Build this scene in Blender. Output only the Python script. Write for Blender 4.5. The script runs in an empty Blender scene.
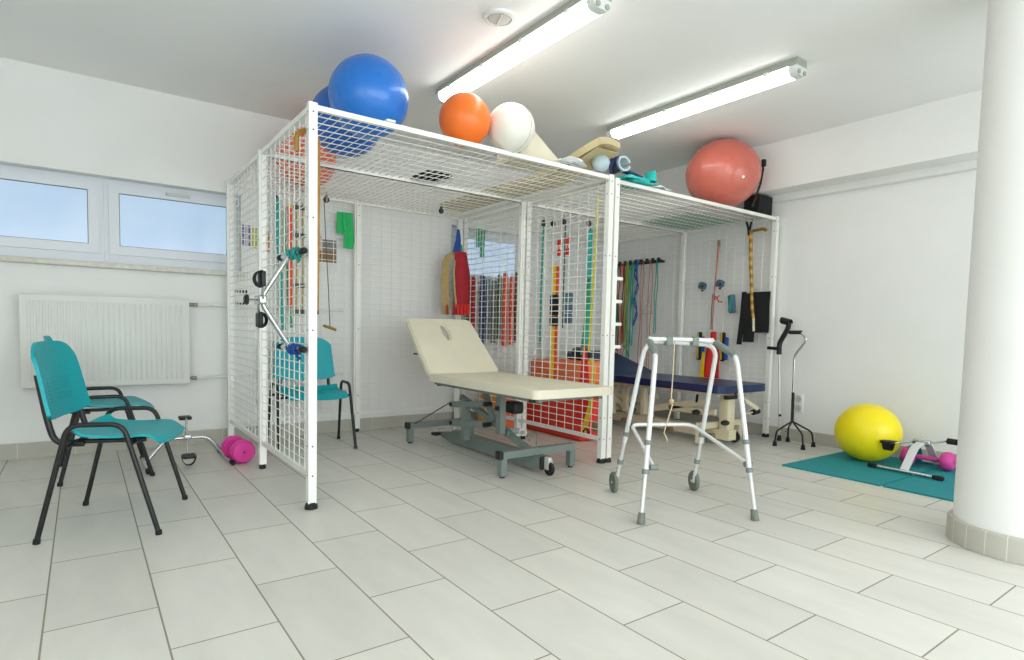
import bpy, bmesh, math, random
from mathutils import Vector, Matrix, Euler
random.seed(7)
S = bpy.context.scene
COL = bpy.data.collections.new('therapy_room'); S.collection.children.link(COL)
V = Vector
PI = math.pi
R = math.radians

# ------------------------------------------------------------------ materials
def lin(c):
    if isinstance(c, str):
        c = c.lstrip('#'); c = [int(c[i:i+2], 16)/255 for i in (0, 2, 4)]
        return tuple((x/12.92 if x <= .04045 else ((x+.055)/1.055)**2.4) for x in c)
    return tuple(c)
MATS = {}
def mat(name, col, rough=.5, metal=0, var=.06, scale=8, bump=0, bscale=60, coat=0, spec=.5, sub=0):
    if name in MATS: return MATS[name]
    m = bpy.data.materials.new(name); m.use_nodes = True
    nt = m.node_tree; N = nt.nodes; L = nt.links
    b = N['Principled BSDF']; c = lin(col)
    tc = N.new('ShaderNodeTexCoord')
    nz = N.new('ShaderNodeTexNoise'); nz.inputs['Scale'].default_value = scale; nz.inputs['Detail'].default_value = 4
    L.new(tc.outputs['Object'], nz.inputs['Vector'])
    mr = N.new('ShaderNodeMapRange'); mr.inputs[1].default_value = .3; mr.inputs[2].default_value = .7
    mr.inputs[3].default_value = 1-var; mr.inputs[4].default_value = 1+var
    L.new(nz.outputs['Fac'], mr.inputs[0])
    vm = N.new('ShaderNodeVectorMath'); vm.operation = 'SCALE'; vm.inputs[0].default_value = c
    L.new(mr.outputs[0], vm.inputs['Scale']); L.new(vm.outputs[0], b.inputs['Base Color'])
    b.inputs['Roughness'].default_value = rough; b.inputs['Metallic'].default_value = metal
    b.inputs['Specular IOR Level'].default_value = spec
    b.inputs['Coat Weight'].default_value = coat; b.inputs['Coat Roughness'].default_value = .15
    if sub:
        b.inputs['Subsurface Weight'].default_value = sub; b.inputs['Subsurface Radius'].default_value = (.02, .02, .02)
    if bump:
        n2 = N.new('ShaderNodeTexNoise'); n2.inputs['Scale'].default_value = bscale; n2.inputs['Detail'].default_value = 3
        L.new(tc.outputs['Object'], n2.inputs['Vector'])
        bp = N.new('ShaderNodeBump'); bp.inputs['Strength'].default_value = bump; bp.inputs['Distance'].default_value = .004
        L.new(n2.outputs['Fac'], bp.inputs['Height']); L.new(bp.outputs[0], b.inputs['Normal'])
    MATS[name] = m
    return m

def emis(name, col, st):
    m = bpy.data.materials.new(name); m.use_nodes = True
    N = m.node_tree.nodes; L = m.node_tree.links
    N.remove(N['Principled BSDF'])
    e = N.new('ShaderNodeEmission'); e.inputs[0].default_value = (*lin(col), 1); e.inputs[1].default_value = st
    L.new(e.outputs[0], N['Material Output'].inputs[0]); MATS[name] = m
    return m

TW, TL, TX, TY = .2965, .616, -.736, -1.095   # tile width, length, grid origin
def floor_mat():
    m = bpy.data.materials.new('floor_tiles'); m.use_nodes = True
    nt = m.node_tree; N = nt.nodes; L = nt.links; b = N['Principled BSDF']
    g = N.new('ShaderNodeNewGeometry'); sp = N.new('ShaderNodeSeparateXYZ'); L.new(g.outputs['Position'], sp.inputs[0])
    ax = N.new('ShaderNodeMath'); ax.operation = 'ADD'; ax.inputs[1].default_value = -TY + TL*20 + TL*.5
    L.new(sp.outputs['Y'], ax.inputs[0])
    ay = N.new('ShaderNodeMath'); ay.operation = 'ADD'; ay.inputs[1].default_value = -TX + TW*40
    L.new(sp.outputs['X'], ay.inputs[0])
    cb = N.new('ShaderNodeCombineXYZ'); L.new(ax.outputs[0], cb.inputs[0]); L.new(ay.outputs[0], cb.inputs[1])
    br = N.new('ShaderNodeTexBrick'); br.offset = .5; br.offset_frequency = 2; br.squash = 1
    br.inputs['Scale'].default_value = 1; br.inputs['Mortar Size'].default_value = .0028
    br.inputs['Mortar Smooth'].default_value = .1; br.inputs['Bias'].default_value = 0
    br.inputs['Brick Width'].default_value = TL; br.inputs['Row Height'].default_value = TW
    br.inputs['Color1'].default_value = (*lin('#d8d6cc'), 1); br.inputs['Color2'].default_value = (*lin('#d0cec4'), 1)
    br.inputs['Mortar'].default_value = (*lin('#8d8878'), 1)
    L.new(cb.outputs[0], br.inputs['Vector'])
    mp = N.new('ShaderNodeMapping'); mp.inputs['Scale'].default_value = (5.5, 1.6, 1); L.new(g.outputs['Position'], mp.inputs[0])
    nz = N.new('ShaderNodeTexNoise'); nz.inputs['Scale'].default_value = 1.3; nz.inputs['Detail'].default_value = 6; nz.inputs['Roughness'].default_value = .6
    L.new(mp.outputs[0], nz.inputs['Vector'])
    mr = N.new('ShaderNodeMapRange'); mr.inputs[1].default_value = .3; mr.inputs[2].default_value = .7; mr.inputs[3].default_value = .93; mr.inputs[4].default_value = 1.05
    L.new(nz.outputs['Fac'], mr.inputs[0])
    vm = N.new('ShaderNodeVectorMath'); vm.operation = 'SCALE'; L.new(br.outputs['Color'], vm.inputs[0]); L.new(mr.outputs[0], vm.inputs['Scale'])
    L.new(vm.outputs[0], b.inputs['Base Color'])
    r2 = N.new('ShaderNodeMapRange'); r2.inputs[3].default_value = .38; r2.inputs[4].default_value = .8; L.new(br.outputs['Fac'], r2.inputs[0]); L.new(r2.outputs[0], b.inputs['Roughness'])
    bp = N.new('ShaderNodeBump'); bp.invert = True; bp.inputs['Strength'].default_value = .35; bp.inputs['Distance'].default_value = .002
    L.new(br.outputs['Fac'], bp.inputs['Height']); L.new(bp.outputs[0], b.inputs['Normal'])
    MATS['floor'] = m
floor_mat()
def skirt_mat(name, axis, tl, off, polar=None):
    m = bpy.data.materials.new(name); m.use_nodes = True
    nt = m.node_tree; N = nt.nodes; L = nt.links; b = N['Principled BSDF']
    g = N.new('ShaderNodeNewGeometry'); sp = N.new('ShaderNodeSeparateXYZ'); L.new(g.outputs['Position'], sp.inputs[0])
    if polar:
        sx = N.new('ShaderNodeMath'); sx.operation = 'SUBTRACT'; sx.inputs[1].default_value = polar[0]; L.new(sp.outputs['X'], sx.inputs[0])
        sy = N.new('ShaderNodeMath'); sy.operation = 'SUBTRACT'; sy.inputs[1].default_value = polar[1]; L.new(sp.outputs['Y'], sy.inputs[0])
        at = N.new('ShaderNodeMath'); at.operation = 'ARCTAN2'; L.new(sy.outputs[0], at.inputs[0]); L.new(sx.outputs[0], at.inputs[1])
        src = at.outputs[0]; div = tl
    else:
        src = sp.outputs[axis]; div = tl
    a = N.new('ShaderNodeMath'); a.operation = 'ADD'; a.inputs[1].default_value = 100*div + off; L.new(src, a.inputs[0])
    mo = N.new('ShaderNodeMath'); mo.operation = 'MODULO'; mo.inputs[1].default_value = div; L.new(a.outputs[0], mo.inputs[0])
    lt = N.new('ShaderNodeMath'); lt.operation = 'LESS_THAN'; lt.inputs[1].default_value = .004 if not polar else .014; L.new(mo.outputs[0], lt.inputs[0])
    nz = N.new('ShaderNodeTexNoise'); nz.inputs['Scale'].default_value = 5; L.new(g.outputs['Position'], nz.inputs['Vector'])
    mx = N.new('ShaderNodeMix'); mx.data_type = 'RGBA'; L.new(nz.outputs['Fac'], mx.inputs[0])
    mx.inputs[6].default_value = (*lin('#b5b2a4'), 1); mx.inputs[7].default_value = (*lin('#c3c0b3'), 1)
    m2 = N.new('ShaderNodeMix'); m2.data_type = 'RGBA'; L.new(lt.outputs[0], m2.inputs[0]); L.new(mx.outputs[2], m2.inputs[6])
    m2.inputs[7].default_value = (*lin('#d8d6cc'), 1)
    L.new(m2.outputs[2], b.inputs['Base Color']); b.inputs['Roughness'].default_value = .45
    MATS[name] = m
skirt_mat('skirt_x', 'X', .308, .05); skirt_mat('skirt_y', 'Y', .308, .12)
COLX, COLY = 2.478, -2.215
skirt_mat('skirt_round', 'X', .30, .1, (COLX, COLY))

M = MATS
mat('wall', '#f2f2ed', .85, var=.018, scale=2.5, bump=.12, bscale=140)
mat('ceiling', '#f8f8f5', .9, var=.015, scale=1.5, bump=.08, bscale=120)
mat('pvc', '#e3e7ea', .3, var=.01)
mat('sill', '#d8d6c8', .35, var=.09, scale=30)
mat('cage', '#f4f4ec', .35, var=.02, spec=.45)
mat('hole', '#2c2c28', .7)
mat('black', '#171817', .5, var=.1)
mat('black_cloth', '#1b1e1d', .9, var=.25, scale=60, bump=.3, bscale=300)
mat('rubber', '#1a1b19', .75, var=.15)
mat('tube_black', '#111312', .38, var=.06)
mat('teal_plastic', '#08a3aa', .42, var=.03, spec=.35)
mat('chrome', '#c9cbcb', .18, metal=1, var=.02)
mat('alu', '#dfe0dd', .35, metal=.15, var=.02)
mat('alu_grey', '#d2d3cf', .35, metal=.3, var=.03)
mat('grey_grip', '#7b857e', .6, var=.06)
mat('grey_rubber', '#70776c', .7, var=.08)
mat('grey_steel', '#78837d', .42, var=.04)
mat('dark_steel', '#4b5551', .45, var=.05)
mat('cream_vinyl', '#e6dfc6', .5, var=.03, scale=5, bump=.06, bscale=200)
mat('navy_vinyl', '#0f2a55', .38, var=.05, bump=.05, bscale=200)
mat('cream_paint', '#e0d7b6', .45, var=.04)
mat('cream_dark', '#8d7a54', .55, var=.06)
mat('rad', '#e8e9e2', .4, var=.01)
mat('brass', '#8b8672', .4, metal=.7)
mat('ball_blue', '#1a73cc', .3, var=.05, bump=.12, bscale=30, coat=.3)
mat('ball_blue2', '#1c63b8', .35, var=.05, coat=.2)
mat('ball_orange', '#f67620', .4, var=.03, coat=.15)
mat('ball_white', '#eae8db', .5, var=.02)
mat('ball_red', '#cf6d5c', .3, var=.05, coat=.35)
mat('ball_coral', '#f47a58', .45, var=.03)
mat('ball_yellow', '#ffe808', .38, var=.02, coat=.1)
mat('ball_pale', '#b9cdd0', .5, var=.03)
mat('pink', '#e8359f', .4, var=.05, coat=.2)
mat('pink2', '#dd4aa0', .45, var=.04)
mat('mat_teal', '#128a90', .8, var=.06, scale=30, bump=.3, bscale=250)
mat('mat_green', '#3f9470', .8, var=.08, scale=30)
mat('cloth_teal', '#1fb7ae', .7, var=.1, scale=20)
mat('band_teal', '#1f9d92', .6, var=.12, scale=30)
mat('band_green', '#2f9c6b', .6, var=.1, scale=30)
mat('cloth_green', '#27b765', .75, var=.06, scale=20)
mat('strap_orange', '#e8502a', .7, var=.08, scale=40)
mat('strap_red', '#d32a20', .75, var=.1, scale=30)
mat('strap_darkred', '#a51f2c', .8, var=.12, scale=30)
mat('band_lime', '#ddd428', .6, var=.08, scale=30)
mat('strap_yellow', '#f0c81c', .7, var=.08, scale=30)
mat('strap_blue', '#1a4c9a', .75, var=.08, scale=30)
mat('strap_navy', '#243564', .8, var=.2, scale=30)
mat('strap_tan', '#b7a069', .8, var=.1, scale=40)
mat('strap_brown', '#7a4a35', .8, var=.12, scale=40)
mat('dark_green', '#335a38', .8, var=.15, scale=40)
mat('slate', '#4d6878', .75, var=.15, scale=40)
mat('grey_cloth', '#5b5f60', .85, var=.2, scale=40)
mat('lilac', '#d2a2d2', .6, var=.04)
mat('foam_orange', '#ef7d4c', .65, var=.04)
mat('foam_red', '#dd3a26', .6, var=.05)
mat('foam_amber', '#e3a23c', .65, var=.05)
mat('foam_cream', '#d9d2bb', .6, var=.05)
mat('bolster', '#cdbd92', .6, var=.08, scale=6)
mat('white_cloth', '#eceef0', .7, var=.05)
mat('wood', '#a87b2e', .45, var=.22, scale=18)
mat('wood_pale', '#c7ab74', .5, var=.12, scale=18)
mat('rope_cream', '#dccba6', .8, var=.1, scale=80)
mat('rope_dark', '#49635a', .7, var=.1)
mat('rope_pink', '#c87f6c', .7, var=.1)
mat('rope_blue', '#35599d', .7, var=.1)
mat('rope_olive', '#9da13b', .7, var=.1)
mat('paper', '#e9e9e6', .7, var=.01)
mat('print_brown', '#8e6a40', .6, var=.3, scale=30)
mat('print_grey', '#85827a', .6, var=.3, scale=30)
mat('print_skin', '#d9bfa6', .6, var=.15, scale=30)
mat('print_purple', '#6d5b96', .6, var=.35, scale=40)
mat('print_lime', '#c3c04b', .6, var=.25, scale=40)
mat('print_orange', '#d9873a', .6, var=.25, scale=40)
mat('lamp_body', '#a3a89c', .5, var=.03)
mat('lamp_clear', '#e3e8e2', .25, var=.02)
mat('vent_white', '#e6e6e0', .45, var=.01)
mat('vent_face', '#c6c8bf', .5, var=.03)
mat('socket', '#e9e9e4', .35, var=.01)
def bamboo_mat():
    m = bpy.data.materials.new('bamboo'); m.use_nodes = True
    N = m.node_tree.nodes; L = m.node_tree.links; b = N['Principled BSDF']
    tc = N.new('ShaderNodeTexCoord'); sp = N.new('ShaderNodeSeparateXYZ'); L.new(tc.outputs['Object'], sp.inputs[0])
    w = N.new('ShaderNodeMath'); w.operation = 'MULTIPLY'; w.inputs[1].default_value = 78; L.new(sp.outputs['Z'], w.inputs[0])
    s = N.new('ShaderNodeMath'); s.operation = 'SINE'; L.new(w.outputs[0], s.inputs[0])
    nz = N.new('ShaderNodeTexNoise'); nz.inputs['Scale'].default_value = 40; L.new(tc.outputs['Object'], nz.inputs['Vector'])
    ad = N.new('ShaderNodeMath'); ad.operation = 'ADD'; L.new(s.outputs[0], ad.inputs[0]); L.new(nz.outputs['Fac'], ad.inputs[1])
    cr = N.new('ShaderNodeValToRGB'); cr.color_ramp.elements[0].position = .1; cr.color_ramp.elements[0].color = (*lin('#d9ac44'), 1)
    cr.color_ramp.elements[1].position = .95; cr.color_ramp.elements[1].color = (*lin('#77521b'), 1)
    mr = N.new('ShaderNodeMapRange'); mr.inputs[1].default_value = -1; mr.inputs[2].default_value = 2; L.new(ad.outputs[0], mr.inputs[0])
    L.new(mr.outputs[0], cr.inputs[0]); L.new(cr.outputs[0], b.inputs['Base Color']); b.inputs['Roughness'].default_value = .4
    MATS['bamboo'] = m
bamboo_mat()
emis('lamp_glow', (1.0, .985, .95), 7)
PANE = .66
SKY = 4.2
def pane_mat():
    m = bpy.data.materials.new('window_daylight'); m.use_nodes = True
    N = m.node_tree.nodes; L = m.node_tree.links; b = N['Principled BSDF']
    tc = N.new('ShaderNodeTexCoord'); nz = N.new('ShaderNodeTexNoise'); nz.inputs['Scale'].default_value = 2.2; nz.inputs['Detail'].default_value = 3
    L.new(tc.outputs['Object'], nz.inputs['Vector'])
    cr = N.new('ShaderNodeValToRGB'); cr.color_ramp.elements[0].position = .35; cr.color_ramp.elements[0].color = (.50, .71, .95, 1)
    cr.color_ramp.elements[1].position = .7; cr.color_ramp.elements[1].color = (.60, .79, .98, 1)
    L.new(nz.outputs['Fac'], cr.inputs[0])
    b.inputs['Base Color'].default_value = (.1, .12, .15, 1); b.inputs['Roughness'].default_value = .12
    L.new(cr.outputs[0], b.inputs['Emission Color']); b.inputs['Emission Strength'].default_value = PANE
    MATS['pane'] = m
pane_mat()

# ------------------------------------------------------------------ mesh builder
def rotm(rx=0, ry=0, rz=0): return Euler((rx, ry, rz)).to_matrix()
class MB:
    def __init__(s): s.bm = bmesh.new()
    def _add(s, vs, fs, smooth=False):
        bv = [s.bm.verts.new(v) for v in vs]
        for f in fs:
            try: fc = s.bm.faces.new([bv[i] for i in f]); fc.smooth = smooth
            except ValueError: pass
        return bv
    def box(s, c, d, rot=None):
        c = V(c); vs = []
        for x in (-.5, .5):
            for y in (-.5, .5):
                for z in (-.5, .5):
                    p = V((x*d[0], y*d[1], z*d[2]))
                    if rot: p = rot @ p
                    vs.append(c+p)
        s._add(vs, [(0,1,3,2),(4,6,7,5),(0,4,5,1),(2,3,7,6),(0,2,6,4),(1,5,7,3)]); return s
    def bx(s, x0, x1, y0, y1, z0, z1):
        return s.box(((x0+x1)/2, (y0+y1)/2, (z0+z1)/2), (abs(x1-x0), abs(y1-y0), abs(z1-z0)))
    def rbox(s, c, d, r=.01, seg=3, rot=None, axis='z'):
        """box with all edges rounded"""
        t = bmesh.new(); bmesh.ops.create_cube(t, size=1)
        for v in t.verts: v.co = V((v.co.x*d[0], v.co.y*d[1], v.co.z*d[2]))
        bmesh.ops.bevel(t, geom=list(t.edges), offset=r, segments=seg, affect='EDGES', profile=.5)
        vs = []; t.verts.ensure_lookup_table(); t.verts.index_update()
        for v in t.verts:
            p = v.co.copy()
            if rot: p = rot @ p
            vs.append(V(c)+p)
        s._add(vs, [[v.index for v in f.verts] for f in t.faces], True); t.free(); return s
    def bar(s, p, q, w, h, up=(0,0,1)):
        p, q = V(p), V(q); d = q-p; L = d.length; z = d.normalized()
        u = V(up); x = u.cross(z)
        if x.length < 1e-4: x = V((1,0,0)).cross(z)
        x.normalize(); y = z.cross(x)
        m = Matrix((x, y, z)).transposed()
        return s.box((p+q)/2, (w, h, L), m)
    def tube(s, pts, r, n=10, closed=False, flat=None):
        pts = [V(p) for p in pts]; k = len(pts)
        if k < 2: return s
        rs = r if isinstance(r, (list, tuple)) else [r]*k
        tans = []
        for i in range(k):
            if closed: t = pts[(i+1) % k]-pts[i-1]
            else: t = pts[min(i+1, k-1)]-pts[max(i-1, 0)]
            if t.length < 1e-9: t = V((0,0,1))
            tans.append(t.normalized())
        a = V((0,0,1)) if abs(tans[0].z) < .9 else V((1,0,0))
        nrm = (a - tans[0]*a.dot(tans[0])).normalized(); vs = []
        for i in range(k):
            nrm = nrm - tans[i]*nrm.dot(tans[i])
            if nrm.length < 1e-6: nrm = tans[i].orthogonal()
            nrm.normalize(); bn = tans[i].cross(nrm)
            for j in range(n):
                an = 2*PI*j/n
                vs.append(pts[i] + (nrm*math.cos(an) + bn*math.sin(an))*rs[i])
        fs = []
        for i in range(k if closed else k-1):
            i2 = (i+1) % k
            for j in range(n):
                j2 = (j+1) % n
                fs.append((i*n+j, i*n+j2, i2*n+j2, i2*n+j))
        if not closed: fs += [tuple(range(n-1, -1, -1)), tuple((k-1)*n+j for j in range(n))]
        s._add(vs, fs, n > 4); return s
    def cyl(s, p, q, r, n=16, r2=None): return s.tube([p, q], [r, r if r2 is None else r2], n)
    def lathe(s, prof, c, axis=(0,0,1), n=24):
        ax = V(axis).normalized(); u = ax.orthogonal().normalized(); w = ax.cross(u); c = V(c); vs = []; k = len(prof)
        for (r, h) in prof:
            for j in range(n):
                a = 2*PI*j/n; vs.append(c + ax*h + (u*math.cos(a)+w*math.sin(a))*max(r, 1e-4))
        fs = [(i*n+j, i*n+(j+1) % n, (i+1)*n+(j+1) % n, (i+1)*n+j) for i in range(k-1) for j in range(n)]
        fs += [tuple(range(n-1, -1, -1)), tuple((k-1)*n+j for j in range(n))]
        s._add(vs, fs, True); return s
    def sphere(s, c, r, sc=(1,1,1), nu=40, nv=24, rot=None):
        vs = []; c = V(c)
        def P(a, b):
            p = V((math.cos(a)*math.sin(b)*sc[0], math.sin(a)*math.sin(b)*sc[1], math.cos(b)*sc[2]))*r
            return c + (rot @ p if rot else p)
        vs.append(P(0, 0))
        for i in range(1, nv):
            for j in range(nu): vs.append(P(2*PI*j/nu, PI*i/nv))
        vs.append(P(0, PI)); last = len(vs)-1
        fs = [(0, 1+j, 1+(j+1) % nu) for j in range(nu)]
        for i in range(nv-2):
            for j in range(nu):
                a = 1+i*nu+j; b = 1+i*nu+(j+1) % nu
                fs.append((a, a+nu, b+nu, b))
        fs += [(last, last-nu+(j+1) % nu, last-nu+j) for j in range(nu)]
        s._add(vs, fs, True); return s
    def prism(s, poly, org, u, v, w):
        """poly in (u,v) coordinates extruded by vector w"""
        org, u, v, w = V(org), V(u), V(v), V(w); n = len(poly)
        a = [org+u*p[0]+v*p[1] for p in poly]; b = [p+w for p in a]
        s._add(a+b, [tuple(range(n-1, -1, -1)), tuple(range(n, 2*n))] + [(i, (i+1) % n, n+(i+1) % n, n+i) for i in range(n)]); return s
    def strap(s, pts, wid, th=.003, side=(0,1,0), widths=None, smooth=True):
        """flat band that follows pts; SIDE is its width direction"""
        pts = [V(p) for p in pts]; sd = V(side).normalized(); k = len(pts); vs = []
        for i in range(k):
            t = (pts[min(i+1, k-1)]-pts[max(i-1, 0)]).normalized(); nn = t.cross(sd)
            if nn.length < 1e-5: nn = V((1,0,0))
            nn.normalize(); w = (widths[i] if widths else wid)/2
            vs += [pts[i]-sd*w-nn*th/2, pts[i]+sd*w-nn*th/2, pts[i]+sd*w+nn*th/2, pts[i]-sd*w+nn*th/2]
        fs = [(i*4+j, i*4+(j+1) % 4, i*4+4+(j+1) % 4, i*4+4+j) for i in range(k-1) for j in range(4)]
        fs += [(3,2,1,0), tuple((k-1)*4+j for j in range(4))]
        s._add(vs, fs, False); return s
    def grid(s, fn, nu, nv, th):
        """solid sheet from fn(u,v)->point, thickness along its normal"""
        P = [[V(fn(i/nu, j/nv)) for j in range(nv+1)] for i in range(nu+1)]
        def nr(i, j):
            a = P[min(i+1, nu)][j]-P[max(i-1, 0)][j]; b = P[i][min(j+1, nv)]-P[i][max(j-1, 0)]
            n = a.cross(b); return n.normalized() if n.length > 1e-9 else V((0,0,1))
        top = [P[i][j]+nr(i, j)*th/2 for i in range(nu+1) for j in range(nv+1)]
        bot = [P[i][j]-nr(i, j)*th/2 for i in range(nu+1) for j in range(nv+1)]
        K = len(top); q = lambda i, j: i*(nv+1)+j; fs = []
        for i in range(nu):
            for j in range(nv):
                fs.append((q(i,j), q(i+1,j), q(i+1,j+1), q(i,j+1)))
                fs.append((K+q(i,j), K+q(i,j+1), K+q(i+1,j+1), K+q(i+1,j)))
        for i in range(nu):
            fs.append((q(i,0), K+q(i,0), K+q(i+1,0), q(i+1,0))); fs.append((q(i,nv), q(i+1,nv), K+q(i+1,nv), K+q(i,nv)))
        for j in range(nv):
            fs.append((q(0,j), q(0,j+1), K+q(0,j+1), K+q(0,j))); fs.append((q(nu,j), K+q(nu,j), K+q(nu,j+1), q(nu,j+1)))
        s._add(top+bot, fs, True); return s
    def bevel(s, w, seg=2):
        es = [e for e in s.bm.edges if len(e.link_faces) == 2 and e.calc_face_angle(0) > .5]
        if es: bmesh.ops.bevel(s.bm, geom=es, offset=w, segments=seg, affect='EDGES', clamp_overlap=True)
        return s
    def build(s, name, m, parent=None, smooth_angle=None):
        bmesh.ops.recalc_face_normals(s.bm, faces=list(s.bm.faces))
        if smooth_angle is not None:
            for f in s.bm.faces: f.smooth = True
            for e in s.bm.edges:
                if len(e.link_faces) == 2: e.smooth = e.calc_face_angle(0) < smooth_angle
        else:
            for e in s.bm.edges:
                if len(e.link_faces) == 2 and e.calc_face_angle(0) > R(45): e.smooth = False
        me = bpy.data.meshes.new(name); s.bm.to_mesh(me); s.bm.free()
        me.materials.append(M[m] if isinstance(m, str) else m)
        o = bpy.data.objects.new(name, me); COL.objects.link(o)
        if parent: o.parent = parent
        return o

def fil(pts, r=.03, n=6):
    """polyline with rounded corners"""
    pts = [V(p) for p in pts]; out = [pts[0]]
    for i in range(1, len(pts)-1):
        a, b, c = pts[i-1], pts[i], pts[i+1]
        d1, d2 = (a-b), (c-b); rr = min(r, d1.length*.48, d2.length*.48)
        p, q = b+d1.normalized()*rr, b+d2.normalized()*rr
        for k in range(n+1):
            t = k/n; out.append(p*(1-t)**2 + b*2*t*(1-t) + q*t*t)
    out.append(pts[-1]); return out
def tagit(o, label, cat, group=None):
    o['label'] = label; o['category'] = cat
    if group: o['group'] = group
    return o
def thing(name, label, cat, loc=(0,0,0), rz=0, group=None, rot=None):
    o = bpy.data.objects.new(name, None); COL.objects.link(o); o.empty_display_size = .1
    o.location = loc; o.rotation_euler = rot if rot else (0, 0, rz)
    return tagit(o, label, cat, group)
def single(name, mb, m, label, cat, group=None, **k):
    """one-mesh thing; its origin moves to its own base"""
    o = mb.build(name, m, **k); vs = o.data.vertices
    lo = V([min(v.co[i] for v in vs) for i in range(3)]); hi = V([max(v.co[i] for v in vs) for i in range(3)])
    c = V(((lo.x+hi.x)/2, (lo.y+hi.y)/2, lo.z)); o.data.transform(Matrix.Translation(-c)); o.location = c
    return tagit(o, label, cat, group)
def struct(name, mb, m, parent=None, **k):
    o = mb.build(name, m, parent, **k)
    if not parent: o['kind'] = 'structure'
    return o
def copy_tree(o, parent=None):
    c = o.copy(); COL.objects.link(c)
    if parent: c.parent = parent
    for ch in list(o.children): copy_tree(ch, c)
    return c

# ------------------------------------------------------------------ room
H = 2.568; YW = 2.065; XR = 4.17; XL = -2.9; YF = -5.2
struct('floor', MB().bx(XL-.1, XR+.1, YF-.1, YW+.1, -.1, 0), 'floor')
struct('ceiling', MB().bx(XL-.1, XR+.2, YF-.1, YW+.5, H, H+.1), 'ceiling')
# back wall with window openings (recess 0.13 deep)
WZ0, WZ1 = 1.325, 1.922
OP = [(-1.66, .105), (1.98, 2.92)]
bw = MB(); bw.bx(XL-.1, XR+.1, YW, YW+.32, 0, WZ0); bw.bx(XL-.1, XR+.1, YW, YW+.32, WZ1, H)
xs = [XL-.1]+[v for o in OP for v in o]+[XR+.1]
for i in range(0, len(xs), 2): bw.bx(xs[i], xs[i+1], YW, YW+.32, WZ0, WZ1)
struct('wall_back', bw, 'wall')
struct('wall_right', MB().bx(XR, XR+.15, YF, YW, 0, H), 'wall')
def holed(name, fixed, a0, a1, w0, w1, z0, z1, along):
    q = MB(); lo, hi = fixed
    for p0, p1, q0, q1 in ((a0, a1, 0, z0), (a0, a1, z1, H), (a0, w0, z0, z1), (w1, a1, z0, z1)):
        if along == 'y': q.bx(lo, hi, p0, p1, q0, q1)
        else: q.bx(p0, p1, lo, hi, q0, q1)
    struct(name, q, 'wall')
holed('wall_left', (XL-.15, XL), YF, YW, -4.4, -2.4, .9, 2.2, 'y')  # opening added out of view to let fill daylight in
holed('wall_front', (YF-.15, YF), XL-.15, XR+.15, -2.6, 3.9, .35, 2.45, 'x')  # unseen wide opening added for frontal fill light
def fill_window(n, along, w0, w1, pos, za, zb):
    q = MB(); k = 5
    def b(a0, a1, z0, z1):
        if along == 'y': q.bx(pos-.03, pos+.03, a0, a1, z0, z1)
        else: q.bx(a0, a1, pos-.03, pos+.03, z0, z1)
    b(w0, w1, za, za+.06); b(w0, w1, zb-.06, zb)
    for i in range(k+1):
        x = w0+(w1-w0)*i/k; b(max(w0, x-.03), min(w1, x+.03), za+.06, zb-.06)
    struct('window_%d' % n, q, 'pvc')
fill_window(4, 'y', -4.4, -2.4, XL-.09, .9, 2.2); fill_window(5, 'x', -2.6, 3.9, YF-.09, .35, 2.45)  # frames of the two added, unseen fill windows
def portal(loc, rot, sx, sy):
    l = bpy.data.lights.new('added_daylight_opening', 'AREA'); l.shape = 'RECTANGLE'; l.size = sx; l.size_y = sy; l.cycles.is_portal = True
    o = bpy.data.objects.new('added_daylight_opening', l); o.location = loc; o.rotation_euler = rot; COL.objects.link(o)
portal((XL-.16, -3.4, 1.55), (PI/2, 0, -PI/2), 2.0, 1.3); portal((.65, YF-.16, 1.4), (PI/2, 0, 0), 6.5, 2.1)  # light portals at the two added openings
struct('trim_1', MB().bx(3.885, XR, YF, YW, 2.172, H), 'wall')                        # concrete beam along the right wall
struct('trim_2', MB().bx(XR-.075, XR, YF, YW, 2.115, 2.172), 'wall')                  # shallow step under the beam
c = MB(); c.cyl((COLX, COLY, 0), (COLX, COLY, H), .255, 64); cl = struct('trim_3', c, 'wall')   # round column
c = MB(); c.lathe([(.266, 0), (.276, .001), (.276, .100), (.272, .106), (.257, .108)], (COLX, COLY, 0), n=64); struct('trim_4', c, 'skirt_round')
struct('baseboard_back', MB().bx(XL, XR, YW-.011, YW, 0, .103), 'skirt_x')
struct('baseboard_right', MB().bx(XR-.011, XR, YF, YW, 0, .103), 'skirt_y')
struct('baseboard_left', MB().bx(XL, XL+.011, YF, YW, 0, .103), 'skirt_y')
struct('baseboard_front', MB().bx(XL, XR, YF, YF+.011, 0, .103), 'skirt_x')
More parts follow.
